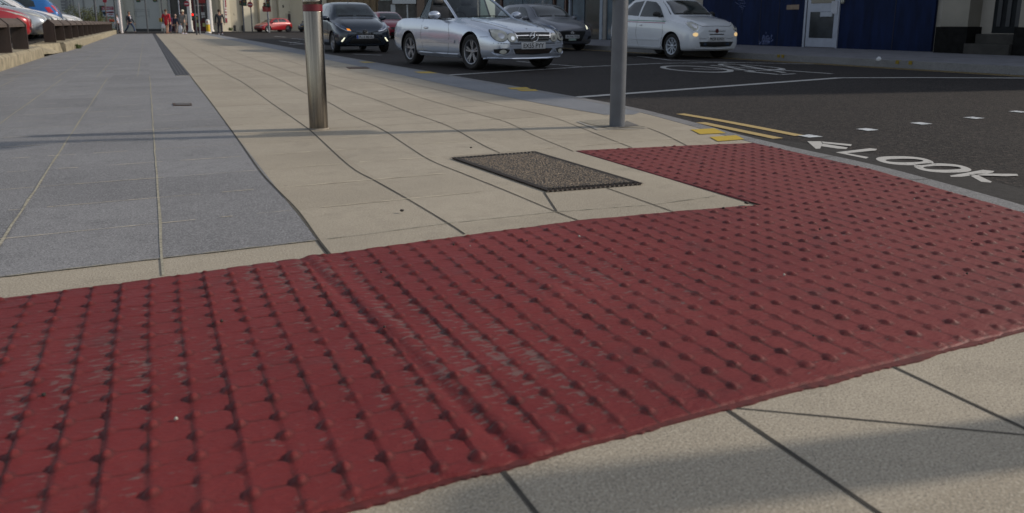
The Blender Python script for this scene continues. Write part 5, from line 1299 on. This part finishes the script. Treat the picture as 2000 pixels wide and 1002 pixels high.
cr.pbox(560, 27, 565.5, 61, .33, mat('dark_purple_door', (.06, .045, .05), .6), 'side_door', toground=True); cr.pbox(560, 22.5, 563, 24, .40, mat('door_lamp', (.2, .18, .15), .6), 'wall_lamp')
cr.pbox(549, 10, 551, 15, .36, M_DARKB, 'wall_vent'); cr.pbox(555, 26, 557, 35, .33, M_CREAM2, 'notice')
for x in (457, 497, 532): cr.pbox(x, 26, x + 4, 29, .03 if x != 497 else .05, M_CREAM2, 'air_brick')
pn = thing('banner', 'tall narrow red and white banner on the cream building behind the dark walker', 'banner', (0, 0, 0))
s0, z1 = cr.hit(433.5, -4); s1, z0 = cr.hit(441.5, 44); pn.location = cr.A; pn.rotation_euler = cr.root.rotation_euler
bm = bmesh.new(); bx(bm, s0, s1, -.36, -.31, z0, z1); obj('banner_cloth', bm, mat('banner_white', (.55, .52, .50), .7), pn)
bm = bmesh.new()
for f0, f1 in ((.0, .18), (.40, .45), (.52, .56), (.30, .34)): bx(bm, s0 + .02, s1 - .02, -.368, -.361, z0 + (z1 - z0) * f0, z0 + (z1 - z0) * f1)
bx(bm, s1 - .12, s1, -.369, -.362, z0 + (z1 - z0) * .62, z1); obj('banner_print', bm, mat('notice_red', (0, 0, 0)), pn)
tn = Facade('brown_alley_wall', 'brown wall in shade beside the cream building', (-22.6, 84), (-20.2, 84), 8.5, 6, mat('brown_shaded_wall', (.15, .115, .065), .9, noise=.12))
tn.pbox(588, 34, 599, 60, .5, mat('grey_brown_gate', (.085, .075, .065), .8), 'gate')
tn2 = Facade('cream_corner_building', 'cream corner building showing as a thin strip left of the bollard', (-20.6, 80), (-19.4, 82.5), 8.5, 6, M_CREAM)
sb = Facade('sandstone_building', 'tan sandstone building with narrow pilasters between bollard and dark hatchback', (-20.4, 86), (-12.9, 88), 8.5, 8, mat('tan_sandstone', (.40, .31, .20), .85, noise=.15))
for k in range(11): sb.box(.3 + .7 * k, .55 + .7 * k, 1.4, 6, .22, mat('tan_sandstone', (0, 0, 0)), 'pilaster')
sb.box(0, sb.L, .9, 1.3, .35, mat('tan_sandstone', (0, 0, 0)), 'string_course')
ms = Facade('white_fascia_shop', 'parade shop with blank pale fascia and dark windows beyond the crimson hatchback', (-13.5, 80), (-3.5, 80), 8.5, 8, mat('grey_brown_wall', (.16, .14, .13), .85, noise=.12))
ms.pbox(739, 2, 764, 60, .05, mat('dark_shop_glass', (0, 0, 0)), 'shop_window', toground=True); ms.pbox(742, -10, 764, 1.5, .15, mat('grey_green_fascia', (.20, .22, .21), .7), 'fascia')
ms.pbox(767, -12, 813, 7.5, .35, mat('pale_fascia', (.42, .45, .47), .6, noise=.04), 'pale_fascia'); ms.pbox(764, 9, 773, 60, .10, mat('pale_fascia', (0, 0, 0)), 'shopfront_panel', toground=True)
ms.pbox(774, 9, 812, 60, .06, mat('dark_shop_glass', (0, 0, 0)), 'shop_window', toground=True); ms.pbox(795, 9, 797.5, 60, .12, mat('pale_fascia', (0, 0, 0)), 'window_post', toground=True)
ms.pbox(815, -30, 829, 60, .30, mat('brown_pillar', (.15, .11, .085), .8), 'pillar', toground=True); ms.pbox(832, -10, 925, 60, .06, mat('dark_shop_glass', (0, 0, 0)), 'shop_window', toground=True)
windows(ms, [1.6, 4.2, 6.8, 9.0], [4.6], 1.2, 1.8)

# bush by the car park
def bush(loc, sx, sy, sz, n, label, seed):
    rg = random.Random(seed); t = thing('bush', label, 'bush', loc); bm = bmesh.new(); cl = [(rg.uniform(-.7, .7), rg.uniform(-.7, .7), rg.uniform(.25, .9), rg.uniform(.25, .45)) for _ in range(16)]
    for k in range(n):
        c0 = rg.choice(cl); a, b_ = rg.uniform(0, 6.28), rg.uniform(-1, 1); r_ = c0[3] * rg.uniform(.6, 1.1); q = math.sqrt(1 - b_ * b_)
        p = Vector(((c0[0] + r_ * q * math.cos(a)) * sx, (c0[1] + r_ * q * math.sin(a)) * sy, (c0[2] + r_ * b_) * sz)); s = rg.uniform(.03, .07)
        d1 = Vector((rg.uniform(-1, 1), rg.uniform(-1, 1), rg.uniform(-1, 1))).normalized(); d2 = d1.orthogonal().normalized()
        bm.faces.new([bm.verts.new(p + d1 * s), bm.verts.new(p + d2 * s * .5), bm.verts.new(p - d1 * s), bm.verts.new(p - d2 * s * .5)])
    obj('foliage', bm, mat('bush_leaf', (.055, .065, .018), .7, noise=.6, nscale=3), t, recalc=False)
    bm = bmesh.new()
    for k in range(7): tube(bm, [(0, 0, 0), (rg.uniform(-.4, .4) * sx, rg.uniform(-.4, .4) * sy, sz * .5), (rg.uniform(-.7, .7) * sx, rg.uniform(-.7, .7) * sy, sz * .95)], [.04, .025, .008], 6)
    obj('stem', bm, mat('bush_stem', (.06, .045, .03), .9), t)
bush((GD(163, 40, 58).x, 58, .0), 1.5, 1.0, 1.75, 2600, 'olive green bush behind the row of parked cars', 3)
bush((GD(192, 40, 62).x, 62, .0), 1.3, .8, 1.25, 1500, 'smaller yellowish bush below the notice board', 5)

# ------------------------------------------------------------------ posts, signals, signs at the street end
def rod(name, label, cat, x, y, D, r_, m, H=3.4, group=None, lean=0.0):
    p = GD(x, y, D); t = thing(name, label, cat, (p.x, p.y, 0), 0, group); bm = bmesh.new(); lathe(bm, [(r_, 0), (r_, H), (.0001, H + .01)], 14); obj('post', bm, m, t, 50); return t, D
def put_head(t, x, y, D, w_, h_, name='signal_head', m=M_BLACK, dy=-.15):
    p = GD(x, y, D) - Vector(t.location); bm = bmesh.new(); bx(bm, p.x - w_ / 2, p.x + w_ / 2, dy - .12, dy + .06, p.z - h_ / 2, p.z + h_ / 2, None, .02); o = obj(name, bm, m, t, 40)
    for k in range(3):
        bm = bmesh.new(); lathe(bm, [(.0001, dy - .13), (w_ * .3, dy - .128), (w_ * .32, dy - .118)], 16, 'y', (p.x, 0, p.z + h_ * (.3 - .3 * k))); obj('signal_lens', bm, mat('dull_lens%d' % k, ((.18, .01, .01), (.15, .08, .01), (.01, .08, .04))[k], .3), o, 40)
    return o
def no_entry(t, x, y, D, r_):
    p = GD(x, y, D) - Vector(t.location); bm = bmesh.new(); lathe(bm, [(.0001, -.10), (r_, -.10), (r_, -.075), (.0001, -.075)], 32, 'y', (p.x, 0, p.z)); d = obj('sign_disc', bm, mat('sign_red', (.30, .012, .03), .45), t, 30)
    bm = bmesh.new(); bx(bm, p.x - r_ * .72, p.x + r_ * .72, -.106, -.101, p.z - r_ * .17, p.z + r_ * .17); obj('sign_bar', bm, mat('sign_white', (.6, .58, .6), .5), d)
M_PD = M_POLED
t, D = rod('lamp_column', 'broad white painted lamp column at the end of the timber fence', 'lamp column', 238, 64, 66, .115, M_POLEW, 8.0)
bm = bmesh.new(); tube(bm, [(0, 0, 7.8), (.3, 0, 8.2), (1.1, 0, 8.35)], .05, 8); obj('arm', bm, M_POLEW, t, 60); bm = bmesh.new(); bx(bm, 1.0, 1.6, -.14, .14, 8.28, 8.42, None, .04); obj('lantern', bm, M_POLEW, t, 40)
t, D = rod('signal_post', 'slim dark signal post in front of the ghosted doorway', 'signal post', 289, 63, 66, .05, M_PD); put_head(t, 272, 0, D, .30, .36); bm = bmesh.new(); tube(bm, [GD(272, 0, D) - t.location, (0, 0, GD(283, 0, D).z)], .025, 8); obj('bracket', bm, M_PD, t)
t, D = rod('signal_post', 'slim grey signal post with yellow push button box beside the woman in red', 'signal post', 320.5, 64, 62, .05, M_PD); put_head(t, 305, 0, D, .30, .30); o_ = put_head(t, 315, 39, D, .20, .30, 'push_button_box', mat('yellow_box', (.55, .36, .02), .5), -.1)
t, D = rod('sign_post', 'pale grey post above the old man in grey, bearing a round no entry sign', 'no entry sign', 353.5, 61, 70, .045, mat('pale_pole', (.30, .33, .40), .4)); no_entry(t, 365.5, 7.5, D, .25); bm = bmesh.new(); tube(bm, [GD(365.5, 7.5, D) - t.location, (0, 0, GD(353, 7.5, D).z)], .022, 8); obj('bracket', bm, M_PD, t)
t, D = rod('pedestrian_signal', 'pedestrian signal with its red light on, in front of the first white column', 'pedestrian signal', 384.5, 67.5, 56, .055, M_PD)
p = GD(379, 32, D) - t.location; bm = bmesh.new(); bx(bm, p.x - .11, p.x + .11, -.22, -.05, p.z - .28, p.z + .24, None, .02); ho = obj('signal_head', bm, M_BLACK, t, 40)
bm = bmesh.new(); bx(bm, p.x - .06, p.x + .06, -.235, -.221, p.z + .04, p.z + .19, None, .02); obj('red_lamp', bm, mat('lit_red_lamp', (.8, .02, .01), .4, emit=(1, .02, .01), es=1.6), ho, 40)
bm = bmesh.new(); bx(bm, p.x - .06, p.x + .06, -.232, -.221, p.z - .2, p.z - .06, None, .02); obj('dark_lamp', bm, mat('unlit_lamp', (.02, .04, .03), .3), ho, 40)
t, D = rod('signal_post', 'thin grey post standing just right of the pedestrian signal', 'signal post', 391, 67.5, 57, .05, mat('mid_pole', (.17, .18, .20), .5))
t, D = rod('signal_post', 'tall dark signal post left of the no entry sign on the cream wall', 'signal post', 477, 61.5, 72, .085, M_PD); put_head(t, 479, 3, D, .34, .80); put_head(t, 471.5, 6, D, .22, .40); 
t, D = rod('sign_post', 'round no entry sign on a thin dark post before the cream wall', 'no entry sign', 493, 61.5, 73, .055, M_PD, 2.9); no_entry(t, 489, 9, D, .255)
t, D = rod('signal_post', 'tall signal post with a red plate, in front of the small red hatchback', 'signal post', 525.5, 61.5, 69, .085, mat('mid_pole', (0, 0, 0))); put_head(t, 525, 5, D, .30, .80); put_head(t, 518, 9, D, .20, .32)
p0_ = GD(513, 12, D) - t.location; p1_ = GD(530, 23, D) - t.location; bm = bmesh.new(); bx(bm, p0_.x, p1_.x, -.05 - .06, -.085, p1_.z, p0_.z); pl_ = obj('red_plate', bm, mat('plate_red', (.28, .02, .02), .5), t)
bm = bmesh.new(); xm = (p0_.x + p1_.x) / 2
for k in range(3): bx(bm, xm - .14 + .03 * k, xm + .12 - .02 * k, -.118, -.111, p0_.z - .14 - .11 * k, p0_.z - .10 - .11 * k)
obj('plate_rows', bm, mat('plate_pink', (.42, .20, .18), .5), pl_)
for x, y, D, lab in ((157, 50, 55, 'thin grey post rising out of the bush behind the parked cars'), (187, 45, 50, 'dark post just right of the bush, above the timber fence'), (226, 50, 62, 'dark post left of the white lamp column')):
    t, _ = rod('slim_post', lab, 'post', x + (2 if x > 160 else 1), y, D, .06 if x > 160 else .035, M_PD if x > 160 else mat('mid_pole', (0, 0, 0)), 3.2 if x > 160 else 2.2)
t, D = rod('sign_post', 'small round red sign on a thin brown post in front of the notice board', 'round sign', 209, 44, 58, .035, mat('brown_pole', (.10, .06, .05), .6), 2.6)
p = GD(205.5, 1.5, D) - t.location; bm = bmesh.new(); lathe(bm, [(.0001, -.08), (.15, -.08), (.15, -.06), (.0001, -.06)], 24, 'y', (p.x, 0, p.z)); obj('sign_disc', bm, mat('sign_red', (0, 0, 0)), t, 30)
p = GD(407, 60, 66); t = thing('keep_left_bollard', 'yellow and white keep left bollard in front of the red shop door', 'traffic bollard', (p.x, p.y, 0))
bm = bmesh.new(); lathe(bm, [(.24, 0), (.24, .08), (.17, .12)], 20); obj('base', bm, M_COLM, t, 40); bm = bmesh.new(); lathe(bm, [(.165, .12), (.165, .72)], 20); obj('yellow_shell', bm, mat('bollard_yellow', (.62, .40, .01), .45), t, 40)
bm = bmesh.new(); lathe(bm, [(.166, .72), (.166, 1.0), (.13, 1.12), (.0001, 1.16)], 20); obj('white_top', bm, mat('bollard_white', (.6, .6, .58), .45), t, 40)
bm = bmesh.new(); lathe(bm, [(.0001, -.185), (.06, -.185), (.06, -.15)], 16, 'y', (.02, 0, .92)); obj('roundel', bm, mat('bollard_red', (.4, .06, .03), .5), t)

# ------------------------------------------------------------------ people
def skin(name, chains, m, parent, sub=2):
    """one continuous surface grown round connected joints: chains share their first joint by position"""
    bm = bmesh.new(); lay = bm.verts.layers.skin.verify(); seen = {}
    def vv(p, r_):
        k = (round(p[0], 3), round(p[1], 3), round(p[2], 3))
        if k not in seen:
            v = bm.verts.new(p); v[lay].radius = (r_, r_) if not isinstance(r_, tuple) else r_; seen[k] = v
        return seen[k]
    for ch in chains:
        vs = [vv(p, r_) for p, r_ in ch]
        for a, b in zip(vs[:-1], vs[1:]):
            if a != b and bm.edges.get((a, b)) is None: bm.edges.new((a, b))
    bm.verts.ensure_lookup_table(); bm.verts[0][lay].use_root = True
    me = bpy.data.meshes.new('s'); bm.to_mesh(me); bm.free(); o = bpy.data.objects.new('s', me); COL.objects.link(o)
    o.modifiers.new('k', 'SKIN'); sm = o.modifiers.new('u', 'SUBSURF'); sm.levels = sub; sm.render_levels = sub
    dg = bpy.context.evaluated_depsgraph_get(); dg.update(); new = bpy.data.meshes.new_from_object(o.evaluated_get(dg)); bpy.data.objects.remove(o); new.name = name
    new.materials.clear(); return link(name, new, m, parent, 180)
M_SKIN = mat('skin', (.36, .20, .14), .6, noise=.08)
def person(loc, rz, label, H=1.72, coat=(.02, .02, .03), trous=(.03, .03, .05), hair=(.05, .03, .02), coatlen=.50, stride=.22, armbend=(0.1, 0.1), shoes=(.03, .03, .03), bulk=1.0, baggy=1.0, skirt=False, shirt=None, sleeves=True, key=''):
    k = H / 1.72; t = thing('person', label, 'person', loc, rz); b = bulk
    def p(x, y, z): return (x * k, y * k, z * k)
    # x is the walking direction, y to the left
    st = stride; hipz = .90; kn1 = (.10 + st * .5, .095, .48); kn2 = (-.02 - st * .25, -.095, .48); an1 = (st * .95, .10, .085); an2 = (-st * 1.15, -.10, .12)
    ax1, ax2 = armbend
    hands = [(ax1 + .06, .27 * b, .80), (-ax2 - .02, -.27 * b, .80)]; elb = [(ax1 * .3 - .03, .255 * b, 1.08), (-ax2 * .4 - .04, -.255 * b, 1.08)]
    torso = [(p(0, 0, hipz), .125 * b * k), (p(.0, 0, 1.12), (.135 * b * k, .10 * b * k)), (p(0, 0, 1.33), (.15 * b * k, .105 * b * k)), (p(.0, 0, 1.46), .055 * k), (p(.02, 0, 1.54), .062 * k), (p(.03, 0, 1.63), .088 * k), (p(.02, 0, 1.70), .055 * k)]
    ch = [torso]
    for s_, kn, an in ((1, kn1, an1), (-1, kn2, an2)):
        ch.append([torso[0], (p(kn[0] * .2, s_ * .09, .80), .085 * k), (p(*kn), .055 * k), (p(*an), .038 * k), (p(an[0] + .13, an[1], an[2] - .045), .03 * k)])
    for s_, e_, h_ in ((1, elb[0], hands[0]), (-1, elb[1], hands[1])):
        w_ = p(*h_); ch.append([torso[2], (p(0, s_ * .19 * b, 1.38), .052 * k), (p(*e_), .040 * k), (w_, .027 * k), (p(h_[0] + .02, h_[1], h_[2] - .07), .034 * k)])
        for f_ in range(4): ch.append([(p(h_[0] + .02, h_[1], h_[2] - .07), .034 * k), (p(h_[0] - .02 + .022 * f_, h_[1] * .99, h_[2] - .15 + .008 * abs(f_ - 1)), .009 * k)])
        ch.append([(p(h_[0] + .02, h_[1], h_[2] - .07), .034 * k), (p(h_[0] + .065, h_[1] * .97, h_[2] - .10), .010 * k)])
    bo = skin('body', ch, M_SKIN, t)
    bm = bmesh.new(); ellipsoid(bm, p(.125, 0, 1.615), .016, .012, .022, 8); ellipsoid(bm, p(.03, .092, 1.615), .018, .010, .03, 8); ellipsoid(bm, p(.03, -.092, 1.615), .018, .010, .03, 8); obj('nose_and_ears', bm, M_SKIN, bo, 60)
    bm = bmesh.new(); ellipsoid(bm, p(.113, .033, 1.645), .010, .013, .008, 8); ellipsoid(bm, p(.113, -.033, 1.645), .010, .013, .008, 8); ellipsoid(bm, p(.112, 0, 1.572), .010, .024, .006, 8); obj('eyes_and_mouth', bm, mat('dark_features', (.08, .03, .03), .6), bo, 60)
    bm = bmesh.new(); ellipsoid(bm, p(.005, 0, 1.668), .108 * k, .100 * k, .095 * k, 16)
    for v in bm.verts:
        if v.co.x > .06 * k and v.co.z < 1.70 * k: v.co.x = .06 * k + (v.co.x - .06 * k) * .2
    obj('hair', bm, mat('hair_' + key, hair, .8, noise=.25, nscale=25), t, 60)
    cm = mat('coat_' + key, coat, .85, noise=.18, nscale=9); tm = mat('legs_' + key, trous, .85, noise=.15, nscale=9)
    zl = coatlen; cch = [[(p(0, 0, zl), ((.175 if zl < .8 else .15) * b * baggy * k, .15 * b * baggy * k)), (p(0, 0, max(zl + .08, .92)), (.165 * b * baggy * k, .13 * b * baggy * k)), (p(0, 0, 1.14), (.165 * b * k, .12 * b * k)), (p(0, 0, 1.34), (.175 * b * k, .12 * b * k)), (p(.0, 0, 1.45), .075 * k)]]
    if sleeves:
        for s_, e_, h_ in ((1, elb[0], hands[0]), (-1, elb[1], hands[1])): cch.append([cch[0][3], (p(0, s_ * .20 * b, 1.38), .066 * k), (p(*e_), .056 * k), (p(*[h_[0], h_[1], h_[2] + .01]), .045 * k)])
    skin('coat', cch, cm, t)
    if shirt: bm = bmesh.new(); ellipsoid(bm, p(.095 * b, 0, 1.22), .07 * k, .065 * k, .20 * k, 12); obj('shirt', bm, mat('shirt_' + key, shirt, .8), t, 60)
    if not skirt:
        tch = [[(p(0, 0, hipz + .03), .135 * b * k)]]
        for s_, kn, an in ((1, kn1, an1), (-1, kn2, an2)): tch.append([tch[0][0], (p(kn[0] * .2, s_ * .09, .78), .10 * k), (p(*kn), .072 * k), (p(an[0], an[1], an[2] + .02), .056 * k)])
        skin('trousers', tch[1:], tm, t)
    for s_, an in ((1, an1), (-1, an2)):
        bm = bmesh.new(); ellipsoid(bm, p(an[0] + .06, an[1], max(.045, an[2] - .045)), .135 * k, .048 * k, .045 * k, 12); obj('shoe', bm, mat('shoe_' + key, shoes, .6), t, 60)
    return t
def bag(loc, w_, h_, m, label, cat='bag'):
    bm = bmesh.new(); bx(bm, -w_ / 2, w_ / 2, -.06, .06, 0, h_, None, .05); bmesh.ops.subdivide_edges(bm, edges=bm.edges[:], cuts=1)
    for v in bm.verts: v.co.x *= 1 - .25 * (v.co.z / h_); v.co += Vector((random.uniform(-.012, .012),) * 3)
    t = thing('shopping_bag', label, cat, loc); obj('bag_body', bm, m, t, 60); bm = bmesh.new(); tube(bm, [(-.05, 0, h_ - .01), (0, 0, h_ + .14), (.05, 0, h_ - .01)], .008, 6); obj('handle', bm, m, t); return t
RGT, LFT, AWY, TOW = 0, math.pi, math.pi / 2, -math.pi / 2
M_BAGW = mat('white_bag', (.60, .62, .68), .5, noise=.1)
def at(x, y, D): p = GD(x, y, D); return Vector((p.x, p.y, 0))
person(at(231, 62, 70), R(200), 'person in a white T-shirt half hidden by the white lamp column, carrying a red bag', 1.62, (.50, .48, .56), (.02, .02, .03), (.02, .015, .012), .86, .10, (.15, .1), key='tee')
bm = bmesh.new(); bx(bm, -.20, .20, -.10, .10, 0, .26, None, .04); o_ = obj('red_bag', bm, mat('red_bag', (.45, .02, .02), .6), None, 50); o_.location = at(220.5, 62, 69.8) + Vector((0, 0, .92)); tag(o_, 'red bag carried by the person in the white T-shirt', 'bag')
person(at(255, 63.5, 67), R(-18), 'man in a dark jacket over a white shirt and jeans, striding before the pale wall', 1.76, (.015, .018, .03), (.025, .045, .10), (.06, .04, .03), .86, .40, (.16, -.10), bulk=1.2, shirt=(.5, .52, .6), key='jkt')
person(at(327, 65, 62), AWY, 'woman in a long red coat walking away, bare calves', 1.86, (.36, .008, .02), (.3, .1, .1), (.07, .035, .02), .56, .13, (.05, .05), bulk=1.12, baggy=1.05, skirt=True, shoes=(.15, .06, .03), key='red')
bag(at(320.5, 65, 61.9) + Vector((0, 0, .42)), .30, .36, M_BAGW, 'white carrier bag in the hand of the woman in red')
person(at(333, 64, 63.5), AWY, 'person in purple walking beside the woman in red, mostly hidden by her', 1.52, (.07, .02, .06), (.03, .025, .06), (.05, .03, .02), .85, .10, key='prp')
person(at(345, 63, 66), AWY, 'short fair-haired person in a navy jacket and pale trousers, left of the grey suit', 1.52, (.015, .02, .04), (.20, .17, .15), (.40, .28, .24), .84, .10, bulk=1.05, key='nvy')
person(at(360, 66, 59), R(75), 'white-haired person in a grey suit walking away with a white carrier bag', 1.78, (.17, .16, .155), (.17, .165, .15), (.55, .52, .42), .80, .28, (.05, .05), bulk=1.15, shoes=(.35, .35, .45), key='gry')
bag(at(353.5, 66, 58.8) + Vector((0, 0, .10)), .34, .55, M_BAGW, 'bulging white carrier bag hanging beside the person in grey')
person(at(431, 68, 55), R(115), 'person in dark clothes and pale shoes walking away in front of the cream building', 1.74, (.025, .028, .035), (.03, .028, .04), (.04, .025, .02), .80, .24, (.08, .05), bulk=1.05, shoes=(.35, .42, .55), key='drk')
# litter on the far pavement
bm = bmesh.new(); bmesh.ops.create_icosphere(bm, subdivisions=2, radius=.045)
for v in bm.verts: v.co *= random.uniform(.7, 1.2)
o_ = obj('litter', bm, mat('white_litter', (.6, .62, .66), .7)); o_.location = G(1716, 115, .15); tag(o_, 'scrap of white litter at the edge of the far kerb', 'litter')
